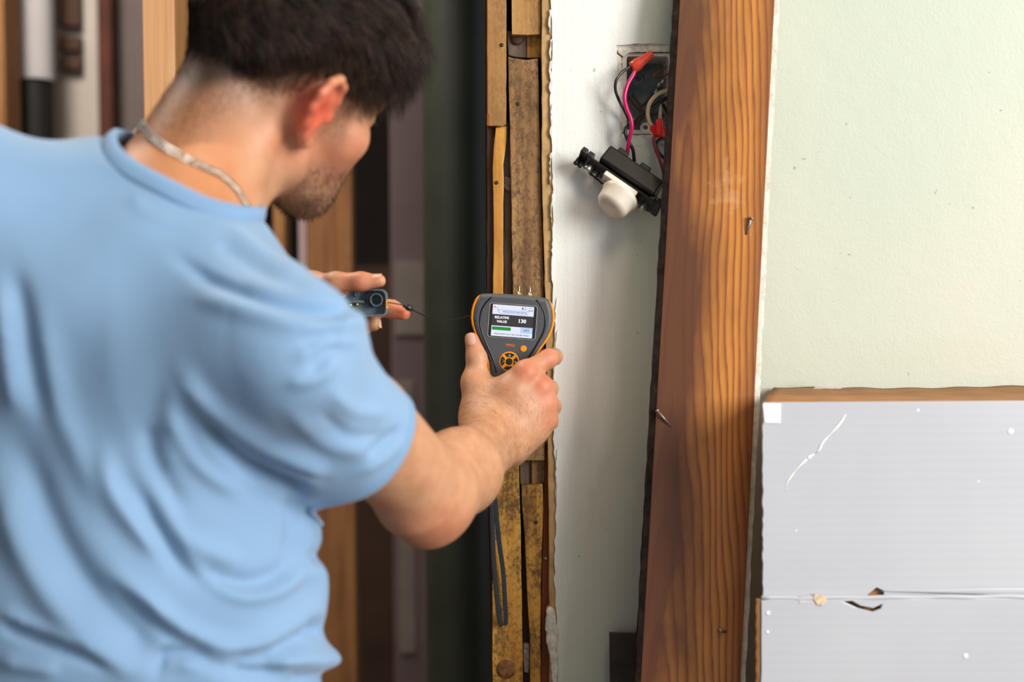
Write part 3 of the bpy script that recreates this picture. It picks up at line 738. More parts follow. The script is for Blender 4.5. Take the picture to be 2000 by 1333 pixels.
mk('wire', tube([P(1290.5, 203, f-0.011), P(1289.5, 215, f-0.012), P(1288.5, 238, f-0.013)], [0.0004, 0.0017, 0.0022], 10), 'w_beige', eb, smooth=True, label='pointed beige wire end')
wire([(1279, 262, f-0.014), (1277, 275, f-0.016), (1281, 292, f-0.018), (1290, 315, f-0.018), (1296, 336, f-0.016), (1296, 353, f-0.014), (1287, 361, f-0.01)], 0.0018, 'w_red', 'dark red wire')
wire([(1297, 268, f-0.006), (1285, 276, f-0.012), (1282, 287, f-0.016), (1290, 302, f-0.016), (1312, 320, f-0.012)], 0.0018, 'w_black', 'short black wire curling behind the board')
wire([(1296, 205, f+0.02), (1303, 222, f+0.01), (1304, 245, f+0.0), (1300, 262, f-0.004)], 0.0016, 'w_black', 'thin black wire behind the red connector')
wire([(1316, 140, f+0.0), (1300, 147, f+0.01), (1284, 151, f+0.018), (1276, 148, f+0.02), (1284, 141, f+0.02), (1304, 131, f+0.015), (1316, 127, f+0.012)], 0.0009, 'copper', 'bare copper wire bent back')
for q in ([(1228, 190), (1240, 205), (1252, 222), (1246, 240), (1232, 246)], [(1236, 185), (1250, 206), (1256, 228), (1240, 238), (1226, 238)], [(1250, 210), (1262, 200), (1276, 182), (1290, 168)], [(1252, 220), (1275, 222), (1300, 226)]):
    wire([(x, y, f+0.045-0.003*i) for i, (x, y) in enumerate(q)], 0.0014, 'w_brown', 'old brown wire inside the box')
for q in ((1277, 186), (1283, 172), (1290, 166)):
    mk('cable_clamp', lathe(P(*q, f+0.034), (0.4, -0.6, 0.7), [(0, 0.002), (0.004, 0.003), (0.008, 0.002)], 8), 'screw', eb)
mk('stripped_end', tube([P(1223, 136, f-0.0175), P(1237, 128, f-0.0172)], 0.0017, 8), 'w_white', eb, smooth=True)
A, Bq = P(1239, 130, f-0.016), P(1275, 104, f-0.020); d = Bq-A; L = np.linalg.norm(d)
mk('wire_connector', lathe(A, d, [(-0.003, 0.0062), (0.0, 0.0068), (0.005, 0.0068), (0.008, 0.0058), (L*0.55, 0.005), (L-0.001, 0.0042), (L, 0.0036)], 16), 'nut_orange', eb, smooth=True, label='translucent orange-red tapered connector')
A, Bq = P(1288, 268, f-0.013), P(1288, 233, f-0.0145); d = Bq-A; L = np.linalg.norm(d)
cn = mk('wire_connector', lathe(A, d, [(0, 0.0062), (0.004, 0.0066), (0.008, 0.006), (L*0.6, 0.0045), (L-0.001, 0.0040), (L, 0.003)], 14), 'nut_red', eb, smooth=True, label='bright red winged connector')
for s in (-1, 1):
    mk('wing', extr([P(1288+s*4, 246, f-0.016), P(1288+s*17, 244, f-0.018), P(1288+s*19, 252, f-0.018), P(1288+s*12, 262, f-0.016), P(1288+s*4, 266, f-0.016)], (0, 0.003, 0)), 'nut_red', cn, bevel=0.0006)
mk('ground_clip', tube(catmull([P(1290, 282, f-0.008), P(1299, 286, f-0.010), P(1300, 276, f-0.010), P(1295, 272, f-0.008)], 5), 0.0011, 8), 'screw', eb, smooth=True)

# dimmer hanging by its wires
Dc = P(1213, 355, 1.478)
ey = unit(P(1296, 410, 1.47)-P(1140, 303, 1.485))              # along the yoke
fr_ = unit(np.array([-0.50, -0.42, -0.76])); fr_ = unit(fr_-ey*(fr_@ey)); ew = np.cross(fr_, ey)
dm = root('dimmer_switch', tuple(Dc), 'black dimmer switch with a white round knob dangling from wires', 'dimmer')
def dpt(a, b, n): return Dc+ey*a*1e-3+ew*b*1e-3+fr_*n*1e-3
mk('yoke', obox(dpt(0, 0, 3), ey, ew, fr_, 0.050, 0.011, 0.0012), 'bakelite', dm, bevel=0.0006)
mk('housing', obox(dpt(4, 0, -9), ey, ew, fr_, 0.034, 0.018, 0.010), 'bakelite', dm, bevel=0.002)
mk('housing_rib', obox(dpt(2, -5, -20), ey, ew, fr_, 0.026, 0.010, 0.003), 'bakelite', dm, bevel=0.001)
for a in (-16, 12): mk('terminal_block', obox(dpt(a, 4, -22), ey, ew, fr_, 0.006, 0.008, 0.005), 'bakelite', dm, bevel=0.001)
for a in (-14, 6, 14): mk('terminal_screw', lathe(dpt(a, -12, -24), -fr_, [(0, 0.0028), (0.002, 0.0028), (0.0026, 0.002)], 10), 'brass', dm)
for a in (-48, -40): mk('yoke_ear', obox(dpt(a, 0, 1), ey, ew, fr_, 0.0035, 0.013, 0.0035), 'bakelite', dm, bevel=0.001)
for a in (38, 46): mk('yoke_ear', obox(dpt(a, 0, 1), ey, ew, fr_, 0.0035, 0.013, 0.0035), 'bakelite', dm, bevel=0.001)
for a, b in ((-36, -3), (-28, -8), (34, -6)):
    mk('mounting_screw', lathe(dpt(a, b, 4), fr_, [(0, 0.0045), (0.006, 0.0045), (0.0075, 0.003)], 12), 'screw', dm)
for a in (-50, -45): mk('screw_tip', lathe(dpt(a, -4, 3), fr_, [(0, 0.0025), (0.008, 0.0025), (0.009, 0.0015)], 10), 'bakelite', dm)
mk('adjusting_rod', tube([dpt(-34, -4, 10), dpt(-6, -4, 13)], 0.0011, 8), 'bakelite', dm)
mk('shaft_plate', obox(dpt(2, 0, 7), ey, ew, fr_, 0.020, 0.010, 0.003), 'knobwhite', dm, bevel=0.001)
mk('knob', lathe(dpt(8, -2, 12), fr_, [(0, 0.0205), (0.003, 0.021), (0.005, 0.019), (0.016, 0.0175), (0.0195, 0.015), (0.021, 0.010), (0.0213, 0.001)], 32), 'knobwhite', dm, smooth=True)
mk('wire', tube(catmull([dpt(14, -8, -18), dpt(10, -10, -26), P(1268, 352, 1.47), P(1283, 362, 1.47), P(1306, 364, 1.475)], 7), 0.0019, 10), 'w_black', dm, smooth=True)

# ================================================================== THE MAN
# ---- head frame: local x = his right, y = face direction, z = crown
YAW, PIT, TIL = math.radians(41.8), math.radians(10.6), math.radians(31)
hf = np.array([math.cos(PIT)*math.sin(YAW), math.cos(PIT)*math.cos(YAW), -math.sin(PIT)])
hu = np.array([math.sin(PIT)*math.sin(YAW), math.sin(PIT)*math.cos(YAW), math.cos(PIT)])
hr = np.cross(hf, hu)
hu, hr = math.cos(TIL)*hu+math.sin(TIL)*hr, math.cos(TIL)*hr-math.sin(TIL)*hu
HR = np.stack([hr, hf, hu])                      # rows: local axes in world
HS = 0.96
H0 = P(547.5, 147.5, 1.19)
def h2w(p): return H0+HS*(np.asarray(p, float)@HR)
def w2h(v): return (np.asarray(v)-H0)@HR.T/HS
B = SDF()
def hell(c, r, k=0.012, op='u', R=None): B.ell(h2w(c), np.array(r)*HS, (HR if R is None else R@HR), k, op)
def hcone(a, b, r1, r2, k=0.01, op='u'): B.cone(h2w(a), h2w(b), r1*HS, r2*HS, k, op)
hell((0, -0.008, 0.044), (0.073, 0.090, 0.084))
hell((0, 0.030, 0.030), (0.064, 0.058, 0.062), 0.02)
hell((0, 0.038, -0.030), (0.055, 0.046, 0.066), 0.02)
hell((0, 0.052, -0.066), (0.034, 0.034, 0.034), 0.02)
hell((0, 0.030, -0.062), (0.047, 0.052, 0.040), 0.02)
for s in (-1, 1):
    hcone((s*0.057, -0.002, -0.012), (s*0.053, 0.004, -0.056), 0.015, 0.014, 0.02)
    hcone((s*0.053, 0.004, -0.056), (s*0.018, 0.072, -0.094), 0.014, 0.015, 0.02)
    hell((s*0.046, 0.055, -0.020), (0.018, 0.018, 0.014), 0.02)
    hcone((s*0.042, 0.054, -0.026), (s*0.022, 0.070, -0.086), 0.021, 0.018, 0.02)
    hcone((s*0.046, 0.066, 0.020), (s*0.008, 0.085, 0.016), 0.012, 0.011, 0.012)
    hell((s*0.033, 0.092, -0.001), (0.016, 0.014, 0.010), 0.012, 's')
    hell((s*0.032, 0.072, -0.001), (0.0145, 0.0145, 0.0125), 0.004)
    hell((s*0.009, 0.086, -0.031), (0.008, 0.010, 0.007), 0.006)
hell((0, 0.076, -0.098), (0.020, 0.017, 0.016), 0.015)
hcone((0, 0.084, 0.012), (0, 0.094, -0.026), 0.008, 0.0095, 0.012)
hcone((-0.020, 0.082, -0.061), (0.020, 0.082, -0.061), 0.006, 0.006, 0.008)
hcone((-0.017, 0.080, -0.071), (0.017, 0.080, -0.071), 0.0065, 0.0065, 0.006)
for s in (-1, 1):                                 # ears
    rim = [(0.074, 0.006, -0.002), (0.078, 0.005, 0.014), (0.082, 0.001, 0.027), (0.087, -0.009, 0.033), (0.092, -0.019, 0.030), (0.095, -0.026, 0.019),
           (0.094, -0.027, 0.005), (0.090, -0.023, -0.009), (0.084, -0.015, -0.021), (0.079, -0.006, -0.029), (0.075, 0.001, -0.028)]
    rs = [0.0030, 0.0032, 0.0034, 0.0036, 0.0036, 0.0035, 0.0034, 0.0034, 0.0038, 0.0048, 0.004]
    for i in range(len(rim)-1):
        a, b = list(rim[i]), list(rim[i+1]); a[0] *= s; b[0] *= s; hcone(a, b, rs[i], rs[i+1], 0.004)
    tl_ = math.radians(34)*s
    Re = np.array([[math.cos(tl_), math.sin(tl_), 0], [-math.sin(tl_), math.cos(tl_), 0], [0, 0, 1]])
    hell((s*0.081, -0.011, 0.003), (0.0042, 0.017, 0.027), 0.006, 'u', Re)
    hell((s*0.072, -0.010, -0.001), (0.008, 0.012, 0.020), 0.01)
    ah = [(0.085, -0.012, 0.022), (0.088, -0.019, 0.012), (0.087, -0.019, 0.0), (0.082, -0.011, -0.014)]
    for i in range(3):
        a, b = list(ah[i]), list(ah[i+1]); a[0] *= s; b[0] *= s; hcone(a, b, 0.0028, 0.0028, 0.004)
    hell((s*0.086, -0.006, -0.001), (0.006, 0.008, 0.011), 0.004, 's')
    hell((s*0.077, 0.005, -0.003), (0.004, 0.004, 0.006), 0.004)
# ---- neck, trunk, arms
N0 = P(314, 438, 1.10); N1 = h2w((0, -0.028, -0.045))
SR = P(562, 694, 1.035); ER = P(842, 972, 1.225); WR = P(972, 852, 1.425)
SL = P(-105, 396, 1.055); EL = np.array([-0.36, 1.25, 0.79]); WL = np.array([-0.205, 1.375, 0.935])
PEL = np.array([-0.325, 1.13, 0.50]); CH = P(235, 720, 1.125)
B.cone(N0, N1, 0.047, 0.050, 0.02)
B.cone(h2w((0, 0.0, -0.06)), N0+np.array([0.03, 0.035, 0.0]), 0.036, 0.036, 0.02)
B.cone(h2w((0.050, -0.03, -0.02)), N0+np.array([0.04, 0.02, 0.0]), 0.013, 0.015, 0.02)      # neck muscle
B.cone(h2w((0, -0.048, -0.008)), N0+np.array([-0.006, -0.010, 0.0]), 0.030, 0.040, 0.02)
B.cone(N0+np.array([0, 0, -0.01]), SR*0.75+N0*0.25, 0.040, 0.034, 0.03); B.cone(N0+np.array([0, 0, -0.01]), SL*0.75+N0*0.25, 0.042, 0.036, 0.03)
B.ell(CH, (0.145, 0.088, 0.16), k=0.03); B.ell(PEL+np.array([0, 0, 0.10]), (0.130, 0.090, 0.17), k=0.03)
B.cone(SR, SR*0.6+CH*0.4, 0.042, 0.07, 0.03); B.cone(SL, SL*0.6+CH*0.4, 0.042, 0.07, 0.03)
# right arm
mid = SR*0.55+ER*0.45
B.cone(SR, mid, 0.042, 0.0425, 0.01); B.cone(mid, ER, 0.0425, 0.0375, 0.01)
B.cone(P(812, 990, 1.205), P(833, 1028, 1.222), 0.026, 0.0140, 0.026)              # point of the elbow
fm = ER*0.62+WR*0.38
B.cone(ER, fm, 0.0375, 0.0385, 0.012); B.cone(fm, WR, 0.0385, 0.0235, 0.012)
wx = unit(P(1011, 890, 1.425)-P(918, 829, 1.425))
B.cone(WR-wx*0.009, WR+wx*0.009, 0.0215, 0.0215, 0.01)
B.cone(fm*0.3+WR*0.7-wx*0.006, WR-wx*0.009, 0.024, 0.0215, 0.01); B.cone(fm*0.3+WR*0.7+wx*0.006, WR+wx*0.009, 0.024, 0.0215, 0.01)
# right hand gripping the meter
K = [P(1026, 728, 1.428), P(1057, 757, 1.431), P(1065, 790, 1.433), P(1064, 820, 1.437)]
for i, k in enumerate(K):
    w0 = WR+wx*(-0.012+0.008*i)
    B.cone(w0, w0*0.4+k*0.6, 0.021, 0.0145, 0.016); B.cone(w0*0.4+k*0.6, k, 0.0145, 0.0118-0.0006*i, 0.012)
B.ell(P(1010, 800, 1.436), (0.030, 0.014, 0.034), k=0.02)
B.ell(P(957, 798, 1.440), (0.020, 0.016, 0.024), k=0.016)
TH = [P(940, 812, 1.437), P(931, 748, 1.447), P(931, 700, 1.449), P(921.5, 664, 1.4515)]
B.cone(WR-wx*0.014, TH[0], 0.020, 0.018, 0.02)
B.chain(TH[:2], [0.018, 0.0128], 0.012); B.chain(TH[1:3], [0.0118, 0.0100], 0.008); B.chain(TH[2:], [0.0100, 0.0076], 0.006)
B.ell(TH[1]+np.array([-0.002, -0.003, 0]), (0.0125, 0.011, 0.013), k=0.010)
B.cone(P(968, 762, 1.437), P(950, 766, 1.440), 0.008, 0.010, 0.010)              # web of the thumb
FG = [[K[0], P(1071, 701, 1.440), P(1082, 697, 1.466), P(1074, 700, 1.490)],
      [K[1], P(1072, 760, 1.470), P(1058, 764, 1.494), P(1036, 768, 1.497)],
      [K[2], P(1079, 794, 1.470), P(1062, 798, 1.493), P(1040, 802, 1.496)],
      [K[3], P(1075, 824, 1.466), P(1060, 828, 1.487), P(1042, 832, 1.490)]]
FRr = [[0.0112, 0.0095, 0.0085, 0.0072], [0.0112, 0.0095, 0.0085, 0.0075], [0.0105, 0.009, 0.008, 0.007], [0.0096, 0.008, 0.007, 0.0062]]
for pts, rr in zip(FG, FRr):
    B.chain(pts, rr, 0.0045)
for k, rr in zip(K, (0.0085, 0.0078, 0.0075, 0.007)):
    B.ell(k+np.array([0.0015, -0.0055, 0.001]), (rr, rr*0.8, rr), k=0.010)
for i, k in enumerate(K):                         # tendons over the back of the hand
    w0 = WR+wx*(-0.010+0.006*i); B.cone(w0*0.35+k*0.65+np.array([0, -0.0118, 0]), k+np.array([0, -0.0095, 0]), 0.0026, 0.0030, 0.007)
B.cone(WR-wx*0.016+np.array([0, -0.014, 0.006]), TH[1]+np.array([0.002, -0.011, 0]), 0.0028, 0.0028, 0.008)
B.cone(P(985, 868, 1.405), P(1003, 872, 1.405), 0.010, 0.010, 0.014)
# left arm and hand
B.cone(SL, EL, 0.055, 0.043, 0.02); lm = EL*0.65+WL*0.35
B.cone(EL, lm, 0.042, 0.043, 0.02); B.cone(lm, WL, 0.043, 0.027, 0.02)
LK = [P(640, 606, 1.372), P(632, 628, 1.378), P(628, 648, 1.382), P(626, 668, 1.385)]
for i, k in enumerate(LK):
    B.cone(WL, k, 0.021, 0.0115, 0.014)
LT = [P(608, 566, 1.366), P(655, 552, 1.352), P(705, 550, 1.345), P(741, 549, 1.343)]
B.cone(WL, LT[0], 0.022, 0.018, 0.016); B.chain(LT, [0.0150, 0.0096, 0.0084, 0.0064], 0.006)
B.chain([LK[0], P(690, 596, 1.384), P(738, 600, 1.382), P(765, 604, 1.379), P(789, 613, 1.374)], [0.0115, 0.0098, 0.0085, 0.0082, 0.0066], 0.006)
B.chain([LK[1], P(668, 640, 1.398), P(708, 636, 1.392), P(731, 633, 1.383)], [0.0115, 0.0098, 0.0085, 0.007], 0.005)
B.chain([LK[2], P(662, 664, 1.40), P(694, 668, 1.395), P(702, 662, 1.385)], [0.011, 0.0092, 0.008, 0.007], 0.005)
B.chain([LK[3], P(655, 684, 1.40), P(680, 690, 1.396), P(686, 684, 1.388)], [0.010, 0.0085, 0.0075, 0.0065], 0.005)
# kneeling legs
KN = []
for s, kx in ((-1, -0.46), (1, -0.19)):
    hip = PEL+np.array([s*0.085, 0, -0.01]); kn = np.array([kx, 1.27, 0.062]); an = np.array([kx*0.6-0.13, 0.86, 0.055]); KN.append((hip, kn, an))
    B.cone(hip, kn, 0.075, 0.050, 0.04); B.cone(kn, an, 0.050, 0.036, 0.02); B.cone(an, an+np.array([0, -0.10, -0.01]), 0.034, 0.026, 0.02)
bv, bf = B.mesh(0.0023)
# ---- colour of the skin itself: flushed places, beard and shaved hair, tan
lh = w2h(bv); tint = np.zeros((len(bv), 4), np.float32); tint[:, 3] = 1
def blob(c, r, s, ch=0):
    d = np.linalg.norm(bv-c, axis=1)/r; tint[:, ch] = np.maximum(tint[:, ch], s*np.clip(1-d*d, 0, 1))
for s in (-1, 1): blob(h2w((s*0.088, -0.012, 0.002)), 0.036, 1.0)
for k, a in zip(K, (0.42, 0.5, 0.35, 0.35)): blob(k+np.array([0.002, -0.010, 0.002]), 0.016, a)
blob(FG[0][1], 0.020, 0.35); blob(TH[1], 0.018, 0.35); blob(TH[3], 0.014, 0.3)
blob(P(830, 1040, 1.2), 0.05, 0.28); blob(P(740, 1020, 1.15), 0.03, 0.35); blob(P(790, 618, 1.37), 0.02, 0.6); blob(LT[2], 0.03, 0.3); blob(LK[0], 0.03, 0.4)
blob(h2w((0.05, 0.05, -0.03)), 0.04, 0.32); blob(h2w((0.07, 0.0, -0.02)), 0.045, 0.3)
inhead = np.linalg.norm(lh-np.array([0, 0.0, 0.0]), axis=1) < 0.16
def sst(x, a, b): t = np.clip((x-a)/(b-a), 0, 1); return t*t*(3-2*t)
def hairline(l):
    """1 where long hair grows, fading to 0 at the shaved edge; l = head-local points"""
    x, y, z = l[:, 0], l[:, 1], l[:, 2]
    lowz = np.where(y > 0.03, 0.040+0.35*(y-0.03), np.where(y > -0.02, 0.036, 0.036-0.80*(-0.02-y)))   # edge height
    return z-np.maximum(lowz, -0.045)
hl = hairline(lh)
front = sst(lh[:, 1], 0.082, 0.070)
sc_ = sst(hl, -0.062, 0.004)*front*inhead*(1-sst(np.abs(lh[:, 0]), 0.0785, 0.080))
# strip in front of and round the ear stays thin
beard = np.zeros(len(bv))
ang = sst(lh[:, 2], -0.030, -0.055)*sst(lh[:, 1], 0.006, 0.03)*sst(lh[:, 1], -0.2, 0.0)
chin = sst(lh[:, 2], -0.060, -0.090)*sst(lh[:, 1], 0.03, 0.055)
beard = np.maximum(ang*0.45, chin*0.8)*inhead
side = sst(lh[:, 1], 0.012, 0.022)*sst(lh[:, 1], 0.048, 0.036)*sst(lh[:, 2], -0.045, -0.01)*(np.abs(lh[:, 0]) > 0.045)*0.6*inhead
tint[:, 1] = np.clip(np.maximum(np.maximum(sc_, beard), side), 0, 1)
tint[:, 2] = np.clip(sst(lh[:, 1], -0.02, -0.08)*sst(lh[:, 2], 0.0, -0.05), 0, 1)*(bv[:, 2] > 0.9)*(bv[:, 0] < -0.12)
man = mk('person', (bv, bf), 'skin', smooth=True, label='kneeling man in a light blue t-shirt reading the meter', cat='person')
ca = man.data.color_attributes.new('tint', 'FLOAT_COLOR', 'POINT'); ca.data.foreach_set('color', tint.ravel())
man['label'] = 'kneeling man in a light blue t-shirt holding a meter and its cap'
# nails
def nail(name, c, along, up, L, Wd):
    al = unit(along); up = unit(np.asarray(up)-al*(np.asarray(up)@al)); sd = np.cross(al, up); V, F = [], []
    n, m_ = 8, 6
    for j in range(m_+1):
        for i in range(n+1):
            u = -1+2*i/n; v = -1+2*j/m_
            rr = math.sqrt(max(0, 1-max(0, abs(v)-0.55)**2/0.25))
            V.append(np.asarray(c)+al*v*L+sd*u*Wd*rr+up*(-0.32*Wd*u*u*rr*rr+0.0004))
    for j in range(m_):
        for i in range(n): a = j*(n+1)+i; F.append((a, a+1, a+n+2, a+n+1))
    return mk(name, (V, F), 'nailskin', man, smooth=True)
tdir = TH[3]-TH[2]
nail('fingernail', TH[3]+unit(tdir)*0.001+np.array([-0.0012, -0.0080, 0.0]), tdir, (-0.25, -1, 0), 0.0062, 0.0052)
tdir = LT[3]-LT[2]
nail('fingernail', LT[3]-unit(tdir)*0.0025+np.array([0.0, -0.0024, 0.0059]), tdir, (0, -0.40, 1), 0.0052, 0.0046)
nail('fingernail', P(731, 633, 1.383)+np.array([0.0064, -0.0022, 0]), P(736, 640, 1.378)-P(735, 628, 1.378), (1, -0.35, 0), 0.0040, 0.0032)
for s in (-1, 1):
    e = mk('eye', lathe(h2w((s*0.032, 0.0735, -0.001)), hf, [(-0.011, 0.001), (-0.008, 0.008), (0, 0.0112), (0.008, 0.008), (0.0105, 0.0042)], 18), 'eyewhite', man, smooth=True)
    mk('iris', lathe(h2w((s*0.032, 0.0735, -0.001))+hf*0.0100, hf, [(0, 0.0052), (0.0009, 0.004), (0.0012, 0.001)], 16), 'iris', e, smooth=True)
def strands(name, roots, dirs, lens, rads, mat, parent, seg=4, nsd=3, kind='stuff', label=None):
    """many thin tapered strands as one mesh; dirs (N, seg, 3) step directions"""
    N = len(roots); pts = np.zeros((N, seg+1, 3)); pts[:, 0] = roots
    for j in range(seg): pts[:, j+1] = pts[:, j]+dirs[:, j]*(lens/seg)[:, None]
    T = np.zeros_like(pts); T[:, :-1] = pts[:, 1:]-pts[:, :-1]; T[:, -1] = T[:, -2]; T /= np.linalg.norm(T, axis=2)[..., None]+1e-12
    u = np.cross(T, np.array([0.36, 0.48, 0.8])); u /= np.linalg.norm(u, axis=2)[..., None]+1e-12; w = np.cross(T, u)
    tp_ = np.array([1.0, 0.95, 0.8, 0.55, 0.12] if seg == 4 else np.linspace(1, 0.15, seg+1))
    V = np.zeros((N, seg+1, nsd, 3))
    for k in range(nsd):
        a = 2*math.pi*k/nsd; V[:, :, k] = pts+(rads[:, None]*tp_[None])[..., None]*(math.cos(a)*u+math.sin(a)*w)
    base = (np.arange(N)*(seg+1)*nsd)[:, None, None]
    j, k = np.meshgrid(np.arange(seg), np.arange(nsd), indexing='ij')
    q = np.stack([j*nsd+k, j*nsd+(k+1) % nsd, (j+1)*nsd+(k+1) % nsd, (j+1)*nsd+k], -1).reshape(1, -1, 4)
    F = (base+q).reshape(-1, 4)
    return mk(name, (V.reshape(-1, 3), F), mat, parent, smooth=True, kind=kind, label=label)
def nrm(v): return v/(np.linalg.norm(v, axis=-1, keepdims=True)+1e-12)
bn = normals(bv, bf)
# ---- head hair
def grow_hair():
    cand = np.nonzero(inhead & (hl > -0.050) & (lh[:, 1] < 0.080) & (np.abs(lh[:, 0]) < 0.0785))[0]
    prob = sst(hl[cand], -0.050, 0.004)*0.95+0.05
    pick = rng.choice(cand, 30000, p=prob/prob.sum())
    rt = bv[pick]+rng.normal(0, 0.0008, (len(pick), 3)); n = bn[pick]; l = lh[pick]; h = hl[pick]
    top = sst(h, 0.0, 0.055)
    # combed forward on the top, down at the back and sides; fringe falls over the brow
    fwd = np.broadcast_to(hf, n.shape); dn = np.broadcast_to(-hu, n.shape); world_dn = np.broadcast_to(np.array([0, 0, -1.0]), n.shape)
    frontness = sst(l[:, 1], -0.03, 0.07)
    sidev = nrm(n-(n@hu)[:, None]*hu)
    fr_w = (frontness*np.maximum(top, sst(frontness, 0.75, 0.95)))[:, None]
    flow = nrm(fwd*(0.35+0.8*top*(0.4+frontness))[:, None]+dn*(1.0-0.75*top)[:, None]*1.0)
    flow = nrm(flow*(1-0.75*fr_w)+(0.15*fwd+1.0*world_dn+0.05*n)*0.8*fr_w)
    # clumps
    ck = np.floor(l/0.011).astype(int); hsh = (ck[:, 0]*73+ck[:, 1]*151+ck[:, 2]*37) % 997
    cl = np.random.default_rng(3).normal(0, 1, (997, 3))[hsh]
    ln = np.where((h < 0.0) & (frontness < 0.8), 0.002+0.008*sst(h, -0.04, 0.0), 0.009+0.022*sst(h, 0.0, 0.06)+0.036*frontness*sst(h, -0.012, 0.004))
    ln *= rng.uniform(0.75, 1.15, len(ln))
    D = []
    for j in range(4):
        t = j/3
        g = flow*(0.55+0.5*t)+n*((0.75-0.75*t)*(0.28+0.45*top*(1-0.5*frontness)))[:, None]+cl*0.13*(0.3+top)[:, None]*(0.3+t)
        g = g+world_dn*(0.9*t*frontness)[:, None]+rng.normal(0, 0.05, n.shape)
        D.append(nrm(g))
    D = np.stack(D, 1)
    return strands('hair', rt-n*0.001, D, ln, np.where(h < 0, 0.00013, 0.00026)*rng.uniform(0.8, 1.25, len(ln)), 'hair', man, label='short dark brown hair with faded sides')
grow_hair()
# brows and lashes
ix = np.nonzero(inhead & (np.abs(lh[:, 2]-0.021) < 0.004) & (lh[:, 1] > 0.06) & (np.abs(np.abs(lh[:, 0])-0.032) < 0.02))[0]
if len(ix):
    pk = rng.choice(ix, 500); dd = nrm(bn[pk]*0.5+np.sign(lh[pk, 0])[:, None]*hr*0.9-hu*0.1); strands('eyebrow', bv[pk], np.repeat(dd[:, None], 4, 1), np.full(500, 0.008), np.full(500, 0.00018), 'hair', man)
la = [h2w((s*(0.022+0.022*i/14), 0.0835-0.004*(i/14)**2, 0.002-0.003*i/14)) for s in (-1, 1) for i in range(15)]
strands('eyelash', np.array(la), np.repeat(nrm(np.broadcast_to(hf*0.9-hu*0.25+hr*0.3, (30, 3)))[:, None], 4, 1), np.full(30, 0.008), np.full(30, 0.0002), 'hair', man)
# beard stubble
ix = np.nonzero(beard > 0.3)[0]; pk = rng.choice(ix, 2600, p=beard[ix]/beard[ix].sum()); dd = nrm(bn[pk]*0.6-hu*0.8+rng.normal(0, 0.2, (2600, 3)))
strands('beard', bv[pk], np.repeat(dd[:, None], 4, 1), rng.uniform(0.002, 0.006, 2600), np.full(2600, 0.00015), 'hair', man)
# fine hair of the right forearm
seg_ = WR-ER; tt = ((bv-ER)@seg_)/(seg_@seg_); pd = np.linalg.norm(bv-(ER+np.clip(tt, 0, 1)[:, None]*seg_), axis=1)
ix = np.nonzero((tt > 0.15) & (tt < 1.12) & (pd < 0.055) & (bn[:, 1] < 0.35))[0]
pk = rng.choice(ix, 2200, p=np.clip(tt[ix], 0.05, 1)**1.5/np.sum(np.clip(tt[ix], 0.05, 1)**1.5)); sd_ = nrm(np.cross(bn[pk], unit(seg_)))
dd = [nrm(bn[pk]*(0.5-0.1*j)+unit(seg_)*0.35+sd_*0.8+rng.normal(0, 0.18, (len(pk), 3))) for j in range(4)]
strands('arm_hair', bv[pk], np.stack(dd, 1), rng.uniform(0.003, 0.008, len(pk)), np.full(len(pk), 0.000045), 'armhair', man)

# ---- t-shirt
S = SDF()
S.ell(CH+np.array([0, 0, -0.02]), (0.160, 0.108, 0.16), k=0.04)
S.ell(P(215, 570, 1.10), (0.135, 0.085, 0.095), k=0.04)
S.ell(np.array([-0.311, 1.12, 0.69]), (0.160, 0.118, 0.21), k=0.04)
S.ell(np.array([-0.314, 1.12, 0.48]), (0.168, 0.122, 0.12), k=0.04)
S.cone(N0+np.array([0, 0, -0.006]), SR*0.8+N0*0.2+np.array([-0.002, -0.008, -0.002]), 0.046, 0.047, 0.025); S.cone(N0+np.array([-0.01, 0, 0.011]), SL*0.8+N0*0.2, 0.056, 0.050, 0.03)
S.cone(N0-unit(N1-N0)*0.03, N0+unit(N1-N0)*0.05, 0.055, 0.056, 0.015)
S.cone(SR, SR*0.5+CH*0.5, 0.052, 0.08, 0.04); S.cone(SL, SL*0.5+CH*0.5, 0.056, 0.08, 0.04)
SE = SR*0.57+ER*0.43+np.array([-0.006, -0.002, -0.008])
S.cone(SR, SE, 0.050, 0.053, 0.02); S.cone(SE, SE+(SE-SR)*0.6, 0.053, 0.053, 0.01)
S.cone(SR*0.4+SE*0.6+np.array([-0.015, 0, -0.02]), SE+np.array([-0.010, 0, -0.006]), 0.046, 0.047, 0.02)
SLE = SL*0.45+EL*0.55
S.cone(SL, SLE, 0.056, 0.062, 0.03); S.cone(SLE, SLE+(SLE-SL)*0.3, 0.062, 0.062, 0.02)
sv, sf = S.mesh(0.0042)
sn = normals(sv, sf)
